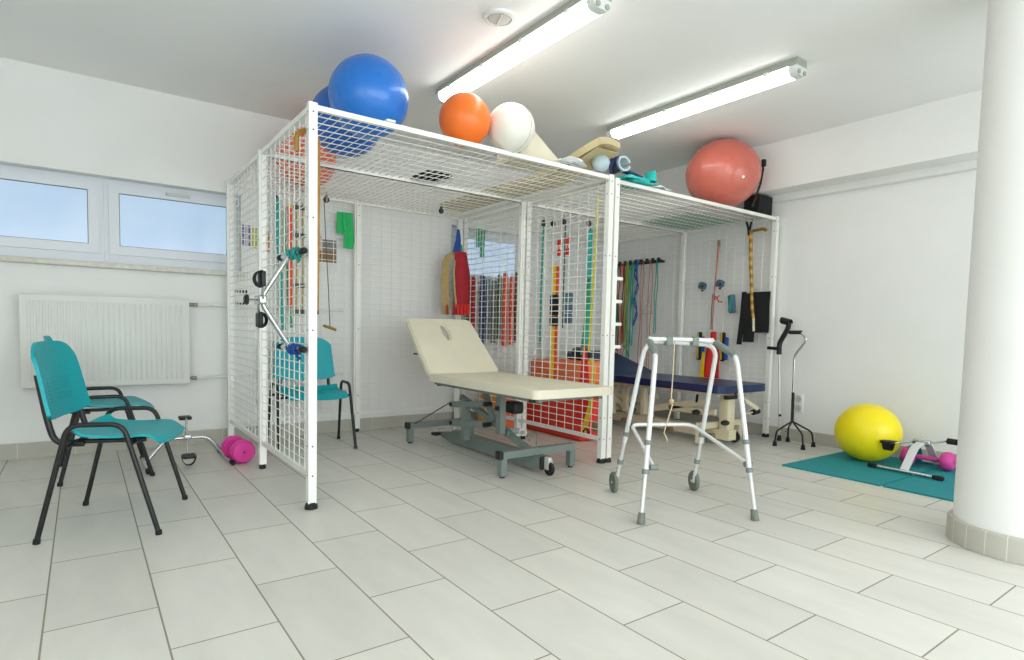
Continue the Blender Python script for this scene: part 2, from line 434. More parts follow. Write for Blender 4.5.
# windows
def window(n, x0, x1, handle=True):
    w = bpy.data.objects.new('window_%d' % n, None); COL.objects.link(w); w['kind'] = 'structure'; w.location = (x0, 2.17, 1.36)
    W = x1-x0; HH = WZ1-1.36; f = .05
    fr = MB()
    for a in ((0, W, -.04, f), (0, W, HH-f*.75, HH), (0, f*.8, f, HH-f*.75), (W-f*.8, W, f, HH-f*.75)): fr.bx(a[0], a[1], 0, .06, a[2], a[3])
    fr.build('window_frame', 'pvc', w)
    sa = MB(); g = .028; s = .062
    for a in ((g, W-g, .035, .035+s), (g, W-g, HH-.03-s, HH-.03), (g, g+s, .035+s, HH-.03-s), (W-g-s, W-g, .035+s, HH-.03-s)): sa.bx(a[0], a[1], -.018, .03, a[2], a[3])
    sa_o = sa.build('window_sash', 'pvc', w)
    gk = MB(); i0, i1, j0, j1 = g+s, W-g-s, .035+s, HH-.03-s
    for a in ((i0, i1, j0, j0+.004), (i0, i1, j1-.004, j1), (i0, i0+.004, j0, j1), (i1-.004, i1, j0, j1)): gk.bx(a[0], a[1], -.008, .0, a[2], a[3])
    gk.build('gasket', 'dark_steel', sa_o)
    MB().bx(i0, i1, .002, .01, j0, j1).build('pane', 'pane', sa_o)
    if handle:
        h = MB(); h.rbox((W*.52, -.026, HH-.055), (.16, .016, .022), .004, 2); h.rbox((W*.5, -.038, HH-.055), (.12, .012, .012), .004, 2)
        h.build('handle', 'alu_grey', sa_o)
    return w
window(1, -1.655, -.784, False); window(2, -.783, .10); window(3, 1.985, 2.915, False)
struct('trim_5', MB().rbox((-.79, 2.10, 1.305), (1.86, .17, .038), .006, 2), 'sill')   # window sill on the left
struct('trim_6', MB().rbox((2.45, 2.10, 1.305), (1.02, .12, .038), .006, 2), 'sill')

# ------------------------------------------------------------------ ceiling lamps
def lamp(x, y, label, L=1.56, rz=0):
    t = thing('ceiling_lamp', label, 'lamp', (x, y, H), rz, 'tube lamps on the ceiling')
    b = MB(); b.prism([(-.05, 0), (.05, 0), (.062, -.045), (-.062, -.045)], (0, -L/2, 0), (1,0,0), (0,0,1), (0, L, 0)); b.bevel(.004, 1)
    b.build('lamp_body', 'lamp_body', t)
    d = MB(); prof = [(-.058, -.045), (.058, -.045), (.058, -.065), (.050, -.085), (.030, -.098), (-.030, -.098), (-.050, -.085), (-.058, -.065)]
    d.prism(prof, (0, -L/2+.05, 0), (1,0,0), (0,0,1), (0, L-.1, 0)); d.build('diffuser', 'lamp_glow', t)
    for s in (-1, 1):
        e = MB(); e.prism(prof, (0, s*(L/2-.025)-.025, 0), (1,0,0), (0,0,1), (0, .05, 0)); e.bevel(.006, 2); eo = e.build('end_cap', 'lamp_clear', t)
        for k in (-1, 1):
            q = MB(); q.cyl((k*.03, s*(L/2-.004), -.08), (k*.03, s*(L/2+.006), -.08), .014, 12); q.build('tube_end', 'lamp_body', eo)
    for k in range(4):
        for s in (-1, 1):
            q = MB(); q.rbox((s*.056, -L/2+L*(k+.5)/4, -.045), (.012, .03, .022), .003, 2); q.build('clip', 'lamp_clear', t)
    return t
lamp(1.125, -.04, 'long glowing tube lamp on the ceiling above the orange ball, next to the round vent')
lamp(2.56, -.25, 'long glowing tube lamp on the ceiling above the big coral ball')
for x, y in ((1.13, -3.0), (2.545, -4.0), (-.9, -4.2), (-1.9, -2.2)):  # four unseen lamps added to even out the room light
    lamp(x, y, 'added fill tube lamp on the ceiling, unseen behind the camera')
v = thing('ceiling_vent', 'round white air vent disc on the ceiling beside the tube lamp', 'vent', (.885, -.297, H))
MB().lathe([(.045, 0), (.085, 0), (.088, -.006), (.084, -.014), (.066, -.016), (.062, -.006), (.045, -.006)], (0, 0, 0), n=40).build('ring', 'vent_white', v)
o = MB().lathe([(.0, -.004), (.06, -.004), (.058, -.014), (.0, -.018)], (0, 0, 0), n=40).build('valve_disc', 'vent_face', v)
MB().box((0, 0, -.0185), (.008, .105, .004), rotm(0, 0, R(-20))).build('ridge', 'vent_white', o)

# ------------------------------------------------------------------ radiator and pipes
t = thing('radiator', 'white ribbed panel radiator on the wall under the window', 'radiator', (-.765, 1.985, .475))
RW, RH = .955, .61
b = MB()
b.rbox((0, -.035, RH/2), (RW, .02, RH), .006, 2)
nr = 29
for i in range(nr):
    x = -RW/2+.045 + i*(RW-.09)/(nr-1)
    b.rbox((x, -.047, RH/2), (.017, .014, RH-.075), .0055, 2)
b.build('front_panel', 'rad', t)
MB().rbox((0, .03, RH/2), (RW-.02, .02, RH-.03), .006, 2).build('rear_panel', 'rad', t)
q = MB(); q.bx(-RW/2, RW/2, -.03, .04, RH-.008, RH+.004)
for i in range(40): q.bx(-RW/2+.02+i*.0235, -RW/2+.03+i*.0235, -.02, .03, RH+.004, RH+.006)
q.build('top_grille', 'rad', t)
for s in (-1, 1): MB().bx(s*RW/2-.003, s*RW/2+.003, -.04, .045, .004, RH).build('side_cover', 'rad', t)
q = MB()
for s in (-1, 1): q.bx(s*.35-.015, s*.35+.015, .04, .076, .1, RH-.1)
q.build('wall_bracket', 'rad', t)
va = MB(); va.cyl((RW/2, .0, RH-.03), (RW/2+.035, .0, RH-.03), .012, 12); va.rbox((RW/2+.05, 0, RH-.03), (.03, .026, .03), .006, 2); va.build('valve', 'brass', t)
va = MB(); va.cyl((RW/2, .0, .035), (RW/2+.03, .0, .035), .012, 12); va.rbox((RW/2+.04, 0, .035), (.03, .026, .028), .006, 2); va.build('valve', 'brass', t)
for z, nm, lb in ((1.055, 'heating_pipe', 'thin white heating pipe along the wall at the top of the radiator'), (.51, 'heating_pipe', 'thin white heating pipe along the wall near the bottom of the radiator')):
    q = MB(); q.tube(fil([(-.225, 1.985, z), (-.15, 1.985, z), (-.12, 2.03, z), (.9, 2.03, z)], .02), .009, 10)
    single(nm, q, 'rad', lb, 'pipe')

# ------------------------------------------------------------------ cages
HP = 2.0
def wires(mb, o, u, v, W, Hh, du=.1, dv=.05, r=.0030, n=None):
    """wires in the u/v plane: upright ones every du, crossing ones every dv"""
    o, u, v = V(o), V(u), V(v); nn = u.cross(v).normalized()
    k = int(round(W/du))
    for i in range(1, k):
        p = o+u*(W*i/k)+nn*r; mb.tube([p, p+v*Hh], r, 4)
    k = int(round(Hh/dv))
    for i in range(1, k):
        p = o+v*(Hh*i/k)-nn*r; mb.tube([p, p+u*W], r, 4)
def panel(parent, p0, p1, z0=.155, z1=HP-.004, f=.028):
    """framed wire mesh panel standing between two ground points"""
    p0, p1 = V(p0), V(p1); u = (p1-p0).normalized(); W = (p1-p0).length; z = V((0,0,1))
    fr = MB()
    fr.bar(p0+z*(z0+f/2), p1+z*(z0+f/2), f*.7, f); fr.bar(p0+z*(z1-f/2), p1+z*(z1-f/2), f*.7, f)
    for e in (p0+u*.006, p1-u*.006): fr.bar(e+z*z0, e+z*z1, .012, .012, up=u)
    fo = fr.build('panel_frame', 'cage', parent)
    w = MB(); wires(w, p0+z*(z0+f), u, z, W, z1-z0-2*f); w.build('wire_mesh', 'cage', fo)
def roof(parent, x0, x1, y0, y1, z):
    fr = MB(); f = .026
    for a, b in (((x0, y0, z), (x1, y0, z)), ((x0, y1, z), (x1, y1, z))): fr.bar(a, b, f, .024, up=(0,1,0))
    for a, b in (((x0, y0+.014, z), (x0, y1-.014, z)), ((x1, y0+.014, z), (x1, y1-.014, z))): fr.bar(a, b, f*.6, .022, up=(1,0,0))
    fo = fr.build('roof_frame', 'cage', parent)
    w = MB(); wires(w, (x0, y0, z), (1,0,0), (0,1,0), x1-x0, y1-y0, .05, .1); w.build('wire_mesh', 'cage', fo)
def post(parent, x, y, h):
    p = MB(); p.bx(x-.0205, x+.0205, y-.0205, y+.0205, .03, h); p.bevel(.004, 1); po = p.build('post', 'cage', parent)
    fo = MB()
    if y < .1: fo.lathe([(.028, 0), (.033, .002), (.031, .018), (.024, .034)], (x, y, 0), n=12)
    else: fo.lathe([(.017, 0), (.02, .002), (.02, .03), (.018, .034)], (x, y, 0), n=12)
    fo.build('rubber_foot', 'rubber', po)
    ho = MB()
    for z in (.17, .32, .9, 1.45, h-.13, h-.045):
        ho.cyl((x, y-.020, z), (x, y-.0213, z), .0042, 8); ho.cyl((x-.020, y, z), (x-.0213, y, z), .0042, 8)
    ho.build('hole_pattern', 'hole', po)
W1, D1 = 2.031, .997
cg = thing('therapy_cage', 'white wire mesh therapy cage on the left, with the blue and orange balls on top', 'therapy cage', (0, 0, 0), group=None)
for x, y in ((0, 0), (0, D1), (0, 2*D1), (W1/2, 2*D1), (W1, 2*D1), (W1, D1), (W1, 0)): post(cg, x, y, HP)
g = .019
for a, b in (((0, g), (0, D1-g)), ((0, D1+g), (0, 2*D1-g)), ((W1, g), (W1, D1-g)), ((W1, D1+g), (W1, 2*D1-g)), ((g, 2*D1), (W1/2-g, 2*D1)), ((W1/2+g, 2*D1), (W1-g, 2*D1))):
    panel(cg, (*a, 0), (*b, 0))
for i in range(2):
    if i < 2: roof(cg, .02, W1-.02, i*D1+.0, (i+1)*D1-.002, HP-.02)
q = MB(); q.rbox((W1*.20, 0, HP+.002), (.05, .04, .012), .004, 2); q.build('bracket', 'cage', cg)
HP2 = 1.986; X2, W2 = 2.089, 2.028
cg2 = thing('therapy_cage', 'white wire mesh therapy cage on the right, with the coral ball on top', 'therapy cage', (X2, 0, 0))
for x, y in ((0, 0), (0, D1), (0, 2*D1), (W2/2, 2*D1), (W2, 2*D1), (W2, D1), (W2, 0)): post(cg2, x, y, HP2)
for a, b in (((W2, g), (W2, D1-g)), ((W2, D1+g), (W2, 2*D1-g)), ((g, 2*D1), (W2/2-g, 2*D1)), ((W2/2+g, 2*D1), (W2-g, 2*D1))):
    panel(cg2, (*a, 0), (*b, 0), z1=HP2-.004)
for i in range(2):
    if i < 2: roof(cg2, .02, W2-.02, i*D1, (i+1)*D1-.002, HP2-.02)

# ------------------------------------------------------------------ chairs
def make_chair(label):
    t = thing('visitor_chair', label, 'chair', group='teal visitor chairs')
    def side(s):
        y = s*.262
        m = MB(); m.tube(fil([(-.225, y+s*.014, .012), (-.115, y, .487), (.085, y, .487), (.215, y+s*.012, .012)], .05, 8), .0108, 12)
        return m
    for s in (-1, 1):
        lo = side(s).build('leg_frame', 'tube_black', t)
        f = MB(); f.cyl((-.2265, s*.2765, 0), (-.224, s*.276, .02), .0135, 12); f.build('foot_cap', 'rubber', lo)
        f = MB(); f.cyl((.2165, s*.2745, 0), (.215, s*.274, .02), .0135, 12); f.build('foot_cap', 'rubber', lo)
    u = MB()
    for x in (-.125, .105): u.cyl((x, -.255, .395), (x, .255, .395), .010, 10)
    for s in (-1, 1): u.cyl((-.14, s*.17, .402), (.15, s*.17, .402), .010, 10)
    u.build('seat_frame', 'tube_black', t)
    for s in (-1, 1):
        b = MB(); b.tube(fil([(-.08, s*.185, .395), (-.185, s*.185, .395), (-.212, s*.185, .50), (-.245, s*.18, .69)], .08, 8), .0125, 12); b.build('back_support', 'tube_black', t)
    def seat(a, b):
        y = a*2-1; e = abs(y)**5; z = .424+.020*abs(y)**3*(1-b*.7)-.012*math.sin(PI*min(1, b*1.2))
        if b > .72: z -= .036*((b-.72)/.28)**2
        if b < .1: z += .02*((.1-b)/.1)
        return (-.145+.39*b-.032*e*b**5+.04*e*(1-b)**5, y*.225*(1-.05*b), z)
    MB().grid(seat, 16, 18, .012).build('seat', 'teal_plastic', t, smooth_angle=R(50))
    def back(a, b):   # a across, b 0 bottom..1 top
        y = a*2-1; e = abs(y)**5
        return (-.222-.060*b+.035*y*y, y*.234*(1-.09*b), .492+.335*b-.06*e*b**4+.03*e*(1-b)**4)
    bk = MB().grid(back, 18, 16, .014).build('backrest', 'teal_plastic', t, smooth_angle=R(50))
    def shell(a, b):
        y = a*2-1
        return (-.230 - .056*b + .03*(y*y), y*.185*(1-.12*b), .53+.20*b)
    MB().grid(shell, 10, 8, .012).build('rear_shell', 'teal_plastic', bk, smooth_angle=R(50))
    rb = MB()
    for i in range(7):
        z = .565+i*.017; b = (z-.492)/.335; x = -.222-.060*b+.0078
        rb.tube([(x+.035*(k*.02/.225)**2, k*.02, z) for k in range(-6, 7)], .0022, 6)
    rb.build('grip_ribs', 'teal_plastic', bk)
    return t
ch = make_chair('teal plastic chair with black tube legs standing nearest the camera on the left')
ch.location = (-.79, .30, 0); ch.rotation_euler.z = math.atan2(-.13, .41)
c2 = copy_tree(ch); c2.location = (-.815, 1.40, 0); c2.rotation_euler.z = R(1)
c2['label'] = 'teal chair half hidden behind the front chair, below the radiator'
c3 = copy_tree(ch); c3.location = (.475, 1.53, 0); c3.rotation_euler.z = R(-93)
c3['label'] = 'teal chair standing inside the left wire cage'

# ------------------------------------------------------------------ pedal exerciser (bars along y, hub above)
def exerciser(label, ang=0, wide=.235, loc=(0,0,0), rot=(0,0,0), tube_frame=True, hub_h=.2, knob=False, loops=True, pedal='loop', blen=.44, flat=.12, po_=.115, sw=.03, cl=.10, lr=.058, uploop=True):
    t = thing('pedal_exerciser', label, 'pedal exerciser', loc, group=None, rot=rot)
    for s in (-1, 1):
        b = MB(); b.cyl((s*wide, -blen/2, .015), (s*wide, blen/2, .015), .0125, 14); bo = b.build('foot_bar', 'chrome', t)
        for k in (-1, 1):
            e = MB(); e.lathe([(.0145, -.032), (.0155, 0), (.0155, .026), (.010, .032)], (s*wide, k*(blen/2-.018), .0155), (0, k, 0), 14); e.build('end_cap', 'rubber', bo)
    if tube_frame:
        a = MB(); a.tube(fil([(-wide, 0, .02), (-flat, 0, hub_h-.01), (flat, 0, hub_h-.01), (wide, 0, .02)], .05, 8), .0125, 12); a.build('arch_tube', 'chrome', t)
    else:
        for s in (-1, 1):
            a = MB(); a.strap(fil([(s*wide, 0, .02), (s*.11, 0, hub_h-.03), (s*.02, 0, hub_h-.005)], .03), .05, .012, side=(0,1,0)); a.build('bracket_leg', 'alu', t)
    h = MB(); h.rbox((0, 0, hub_h), (.045, .11, .036), .008, 3); ho = h.build('hub', 'chrome', t)
    if knob:
        kb = MB(); kb.cyl((0, 0, hub_h), (0, 0, hub_h+.06), .005, 8); kb.build('screw', 'chrome', ho)
        kb = MB(); kb.lathe([(.008, 0), (.024, .003), (.026, .014), (.018, .022)], (0, 0, hub_h+.055), n=14); kb.build('knob', 'black', ho)
    else:
        kb = MB(); kb.cyl((0, 0, hub_h), (0, 0, hub_h+.05), .005, 8); kb.build('screw', 'chrome', ho)
    for s in (-1, 1):
        c = V((math.cos(ang)*s, 0, math.sin(ang)*s))*cl; base = V((0, s*.05, hub_h))
        cr = MB(); cr.tube(fil([V((0, s*.03, hub_h)), base, base+c+V((0, s*.045, 0)), base+c+V((0, s*.075, 0))], .02), .0065, 10); co = cr.build('crank_arm', 'chrome', t)
        pc = base+c+V((0, s*po_, 0))
        if pedal == 'grip' and s < 0:
            pd = MB(); pd.cyl(pc+V((0, -.05, 0)), pc+V((0, .05, 0)), .021, 16); pd.build('pedal', 'rubber', co); continue
        pd = MB(); pd.rbox(pc, (.075, .085, .022), .006, 2); po = pd.build('pedal', 'black', co)
        if loops and (uploop or c.z <= 0):
            sg = -1 if (pedal == 'grip' or c.z <= 0) else 1
            lp = MB(); lp.strap([pc+V((math.cos(x)*.04, 0, sg*math.sin(x)*lr)) for x in [PI*k/10 for k in range(11)]], sw, .004, side=(0,1,0)); lp.build('pedal_strap', 'black_cloth', po)
    return t
exerciser('chrome pedal exerciser with black pedals standing on the floor behind the front teal chair', ang=R(84), loc=(-.375, 1.41, 0), hub_h=.175, wide=.235, blen=.46, uploop=False)
exerciser('chrome pedal exerciser strapped upright to the outside of the left cage panel', ang=R(188), loc=(-.03, .19, 1.045), rot=(0, R(-90), 0), knob=True, wide=.24, hub_h=.165, blen=.43, flat=.025, po_=.035, sw=.06, lr=.034)
exerciser('white and chrome pedal exerciser standing on the teal mat beside the yellow ball', ang=R(184), cl=.155, loc=(3.81, -1.345, .012), rot=(0, 0, R(-3)), tube_frame=False, hub_h=.195, pedal='grip', wide=.24, po_=.095, sw=.05)
# the cords that tie the second one to the mesh
for z, m_, lb in ((1.285, 'band_teal', 'teal cord wound round the upper bar of the strapped pedal exerciser'), (.80, 'strap_blue', 'blue cord wound round the lower bar of the strapped pedal exerciser')):
    q = MB(); pts = []
    for k in range(64):
        a = k*.9; y = .20+.06*math.sin(k*.20); rr = .02+.004*math.sin(k*1.7)
        pts.append((-.043+math.cos(a)*rr*1.2, y-.06, z+math.sin(a)*rr*1.25))
    q.tube(pts, .004, 6)
    q.tube([(-.05, .12, z-.01), (-.055, .05, z-.035), (-.05, .02, z-.04), (-.05, .06, z-.05)], .006, 6)
    single('tie_cord', q, m_, lb, 'cord')

# ------------------------------------------------------------------ dumbbells
def dumbbell(label, loc, rz, m='pink', r=.07, L=.27):
    t = thing('dumbbell', label, 'dumbbell', loc, rz, 'pink dumbbells')
    b = MB(); b.cyl((-L/2+.06, 0, r), (L/2-.06, 0, r), .017, 14); b.build('handle', m, t)
    for s in (-1, 1):
        h = MB(); h.lathe([(.02, -.038), (r*.80, -.036), (r*.97, -.02), (r, 0), (r*.97, .02), (r*.80, .036), (.012, .04)], (s*(L/2-.035), 0, r), (s, 0, 0), 12); ho = h.build('head', m, t)
        MB().cyl((s*(L/2+.004), 0, r), (s*(L/2+.006), 0, r), .006, 8).build('end_dot', 'hole', ho)
    return t
dumbbell('magenta dumbbell on the floor against the left cage, by the chrome pedal exerciser', (-.085, 1.30, 0), R(95), 'pink', .080, .26)
dumbbell('pink dumbbell lying on the teal mat behind the white and chrome pedal exerciser', (3.945, -1.34, .012), R(-88), 'pink2', .066, .31)
t = thing('elastic_band', 'dark teal band draped over the near head of the pink dumbbell', 'band', (3.955, -1.25, .013))
q = MB(); q.strap([(-.10, 0, .0), (-.074, 0, .08), (-.035, 0, .138), (.035, 0, .138), (.074, 0, .08), (.085, 0, .0)], .05, .004, side=(0,1,0)); q.build('band', 'mat_teal', t)

# ------------------------------------------------------------------ mats on floor
def flat_mat(name, pts, m, label, cat, z0=0, th=.01, group=None):
    q = MB(); q.prism([(p[0], p[1]) for p in pts], (0, 0, z0), (1,0,0), (0,1,0), (0, 0, th)); q.bevel(.003, 1)
    return single(name, q, m, label, cat, group)
flat_mat('exercise_mat', [(3.10, -.735), (4.14, -.735), (4.14, -1.385), (3.10, -1.375)], 'mat_teal', 'teal exercise mat on the floor under the yellow ball', 'mat')
flat_mat('exercise_mat', [(3.10, -1.392), (4.14, -1.395), (4.14, -2.02), (3.09, -2.00)], 'mat_teal', 'teal exercise mat running behind the column, under the pedal exerciser', 'mat')

# ------------------------------------------------------------------ balls
def ball(label, c, r, m, sc=(1,1,1), name='gym_ball', rings=True, rot=None, ax=(.3, -.8, .5), group=None):
    t = thing(name, label, 'ball', (c[0], c[1], c[2]-r*sc[2]), group=group)
    cc = V((0, 0, r*sc[2]))
    b = MB(); b.sphere(cc, r, sc, 56, 36, rot); bo = b.build('ball_skin', m, t)
    a = V(ax).normalized(); p = V((a.x*sc[0], a.y*sc[1], a.z*sc[2]))*r
    v = MB(); v.lathe([(.012, -.004), (.012, .0015), (.006, .003)], cc+p, a, 12); v.build('valve_plug', 'ball_white' if m == 'ball_red' else m, t)
    if rings:
        rg = MB(); u = a.orthogonal().normalized(); w = a.cross(u)
        for k in range(1, 9):
            th = k*.3; 
            pts = [(a*math.cos(th)+(u*math.cos(x)+w*math.sin(x))*math.sin(th)) for x in [2*PI*j/48 for j in range(48)]]
            rg.tube([cc+V((p_.x*sc[0], p_.y*sc[1], p_.z*sc[2]))*r*.9995 for p_ in pts], .0013, 5, closed=True)
        rg.build('moulded_ring', m, bo)
    return t
ball('big glossy blue ball on the front edge of the left cage roof', (.403, .28, 2.205), .219, 'ball_blue', ax=(-.1, -.9, .25))
ball('blue ball on the left cage roof, tucked behind the big blue one', (.44, .735, 2.205), .218, 'ball_blue2', rings=False)
ball('coral red ball at the back of the left cage roof, seen through the wires', (.50, 1.76, 2.212), .226, 'ball_coral', rings=False)
ball('orange ball on the front edge of the left cage roof', (.905, .07, 2.137), .150, 'ball_orange', rings=False, ax=(0, .8, .5))
b = ball('off-white ball with a thin seam on the left cage roof, beside the orange ball', (1.187, .0, 2.133), .144, 'ball_white', rings=False, ax=(0, .8, .5))
sm = MB(); sm.tube([(math.sin(x)*.1442*.35+.0, -math.cos(x)*math.cos(.36*math.sin(x))*.1442*.0-math.sqrt(max(0, 1-(.35*math.sin(x))**2-math.cos(x)**2))*.1442, .144+math.cos(x)*.1442) for x in [PI*k/24 for k in range(25)]], .0012, 5)
sm.build('seam', 'cream_dark', b)
t = ball('large coral ball on the right cage roof', (3.49, .13, 2.275), .303, 'ball_red', sc=(1, 1, .93), rings=True, ax=(-.35, -.85, -.3))
ball('bright yellow egg-shaped ball resting on the teal mat', (3.80, -.995, .2235), .213, 'ball_yellow', sc=(1.0, 1.04, 1.0), rings=False, ax=(0, .8, .5))
ball('small pale blue ball on the cage roof, under the beige bolster', (1.93, -.01, 2.06), .058, 'ball_pale', rings=False, name='small_ball', ax=(0, .8, .5))
# strap on the coral ball
q = MB(); q.strap([(3.655, -.125, 2.37), (3.665, -.13, 2.30), (3.658, -.115, 2.18), (3.645, -.06, 2.0)], .02, .005, side=(.9, -.3, 0)); q.rbox((3.655, -.14, 2.345), (.035, .03, .06), .008, 2)
single('black_strap', q, 'black_cloth', 'black strap hanging down the right side of the large coral ball', 'strap')

# ------------------------------------------------------------------ things on the roofs
t = thing('bolster', 'long beige bolster lying across the roof, front end tipped up on the pale blue ball', 'bolster', (1.905, .0, HP))
prof = [(-.16, 0), (-.155, .03), (-.11, .052), (0, .062), (.11, .052), (.155, .03), (.16, 0)]
def bz(y):  # height of the underside along y, local to roof
    return .004 + (.118*max(0, (.45-y)/.57)**1.2 if y < .45 else 0)
def bol(a, b_):
    y = -.12+1.98*b_; e = 1-.25*max(0, 1-b_*12)**2; x = (a*2-1)*.12*e
    return (x-.05*b_, y, bz(y)+.03+.022*math.cos(x/.12*PI/2))
MB().grid(bol, 12, 40, .046).build('cushion', 'bolster', t, smooth_angle=R(60))
q = MB(); q.grid(lambda a, b_: ((a*2-1)*.10-.05*b_, -.10+1.94*b_, bz(-.10+1.94*b_)+.001), 4, 24, .004); q.build('underside', 'bolster', t)
t = thing('foam_wedge', 'cream foam wedge on the left cage roof behind the off-white ball', 'wedge', (1.47, .18, HP))
q = MB(); q.prism([(-.17, 0), (.16, 0), (.16, .02), (-.10, .20), (-.17, .20)], (0, -.13, 0), (1,0,0), (0,0,1), (0, .26, 0)); q.bevel(.012, 2); q.build('cushion', 'foam_cream', t)
q = MB(); q.grid(lambda a, b_: (a*.24-.06+.015*math.sin(b_*9), -.17+b_*.12+.02*math.sin(a*8), .02+.035*math.sin(a*PI)*abs(math.sin(b_*7+a*5))), 14, 10, .003)
q.bm.transform(Matrix.Translation((1.64, .16, HP+.005)))
single('plastic_bag', q, 'white_cloth', 'crumpled white bag on the left cage roof beside the foam wedge', 'bag')
def crumple(x0, y0, w, d, h, m, name, label, cat, seed, z=HP2):
    r = random.Random(seed); ph = [r.uniform(0, 6) for _ in range(6)]
    def f(a, b_):
        e = math.sin(a*PI)*math.sin(b_*PI)
        return (x0+w*(a-.5)+.02*math.sin(b_*6+ph[0]), y0+d*(b_-.5)+.02*math.sin(a*7+ph[1]),
                z+.006+h*(.15+.85*e)*(.55+.45*math.sin(a*7+ph[2])*math.sin(b_*6+ph[3])) )
    q = MB(); q.grid(f, 26, 20, .005); return single(name, q, m, label, cat, smooth_angle=R(80))
crumple(2.29, .06, .36, .2, .07, 'cloth_teal', 'teal_sling', 'teal cloth sling heaped on the roof corner of the right cage', 'sling', 3)
t = thing('cloth_shoe', 'teal therapy boot lying on its side at the front edge of the right cage roof', 'boot', (2.36, .0, HP2))
q = MB(); q.grid(lambda a, b_: (.07+.045*math.cos(b_*2*PI)*(1-.5*a), -.01+.04*math.sin(b_*2*PI), .03+a*.07*(1 if True else 0)), 6, 18, .006); q.build('cuff', 'cloth_teal', t)
q = MB(); q.rbox((-.04, 0, .022), (.18, .07, .04), .016, 3); q.build('foot_shell', 'cloth_teal', t)
t = thing('wrist_weight', 'navy and pale blue wrist weight curled on the roof corner of the right cage', 'weight', (2.16, .03, HP2+.062))
q = MB(); q.strap([(math.cos(x)*.055, 0, .052+math.sin(x)*.045) for x in [2*PI*k/22*.92+.3 for k in range(23)]], .075, .016, side=(0,1,0)); q.build('cuff', 'ball_pale', t)
q = MB(); q.strap([(math.cos(x)*.066, -.0, .052+math.sin(x)*.056) for x in [2*PI*k/30*.6+2.0 for k in range(20)]], .045, .006, side=(0,1,0)); q.strap([(.04, 0, .012), (.12, 0, .006), (.2, -.01, -.012)], .05, .012, side=(0,1,0)); q.build('strap', 'strap_navy', t)
t = thing('strap_bundle', 'dark strap bundle standing between the bolster and the teal sling', 'strap bundle', (2.04, .0, HP))
q = MB(); q.strap([(0, .0, 0), (-.01, 0, .05), (.005, 0, .09), (-.012, 0, .13)], .05, .02, side=(.7, .7, 0)); q.build('strap', 'strap_navy', t)
q = MB(); q.rbox((.012, -.01, .035), (.045, .05, .05), .012, 2); q.build('pad', 'black_cloth', t)
crumple(2.56, .05, .2, .13, .045, 'white_cloth', 'white_cloth', 'folded white cloth on the front edge of the right cage roof', 'cloth', 9)
flat_mat('rubber_mat', [(3.36, .36), (4.07, .32), (4.08, .985), (3.44, .985)], 'mat_green', 'green rubber mat spread on the right cage roof behind the coral ball', 'mat', HP2-.004, .008)
t = thing('speaker_box', 'black box speaker on the roof at the right end of the cages', 'speaker', (3.985, .10, HP2-.004))
q = MB(); q.rbox((0, 0, .088), (.215, .15, .176), .008, 2); q.build('cabinet', 'black', t)
q = MB(); q.rbox((0, -.077, .088), (.19, .006, .15), .002, 2); q.build('grille', 'black_cloth', t)
t = thing('dark_bag', 'flat dark bag lying on the left cage roof above the treatment table', 'bag', (1.13, .88, HP-.006))
q = MB(); q.grid(lambda a, b_: ((a-.5)*.2+.01*math.sin(b_*6), (b_-.5)*.22, .015+.03*math.sin(a*PI)*math.sin(b_*PI)), 10, 10, .012); q.build('pouch', 'black_cloth', t)
q = MB(); q.strap([(-.1, .15, .01), (0, .2, .015), (.1, .24, .012), (.16, .22, .01)], .05, .008, side=(0,1,0)); q.build('strap', 'black_cloth', t)

# pulleys under the roof
def pulley(x, y, z, label, m='dark_steel', r=.022, top=HP-.035):
    t = thing('pulley', label, 'pulley', (x, y, z), group='pulleys hung under the cage roofs')
    q = MB(); q.lathe([(r*.5, -.006), (r, -.005), (r*.75, 0), (r, .005), (r*.5, .006)], (0, 0, 0), (0, 1, 0), 16); q.build('wheel', 'black', t)
    q = MB(); q.bx(-.007, .007, -.011, -.008, -.02, .034); q.bx(-.007, .007, .008, .011, -.02, .034); q.bx(-.007, .007, -.011, .011, .03, .035); q.build('cheek', m, t)
    q = MB(); q.tube([(0, 0, .032), (.006, 0, .045), (.0, 0, max(.06, top-z)), (-.005, 0, max(.05, top-z-.012))], .003, 6); q.build('hook', 'chrome', t)
    return t
pulley(.658, 1.75, 1.915, 'small pulley under the left cage roof, with a dark cord running down from it', 'brass', .024)
pulley(1.574, 1.544, 1.92, 'single small pulley under the left cage roof beyond the treatment table')
for x, y, lb in ((2.50, 1.30, 'leftmost of the three black pulleys in a row behind the divider panel'), (2.56, 1.24, 'middle one of the three black pulleys in a row behind the divider panel'), (2.57, 1.10, 'rightmost of the three black pulleys in a row behind the divider panel'), (2.80, 1.02, 'lone black pulley behind the divider, above a teal band')):
    pulley(x, y, 1.895, lb, top=HP2-.03, r=.026)
# pull cord with handle in left cage
t = thing('rope_and_handle', 'thin dark cord with a short wooden handle hanging inside the left cage', 'pull cord', (.69, 1.75, .90))
q = MB(); q.tube([(-.05, 0, 1.0), (-.03, 0, .6), (-.012, 0, .3), (0, 0, .03), (0, 0, .01)], .0035, 6); q.build('cord', 'rope_dark', t)
q = MB(); q.tube([(-.055, -.02, .022), (0, 0, .008), (.055, .02, -.010)], [.011, .013, .011], 12); q.build('handle', 'wood', t)

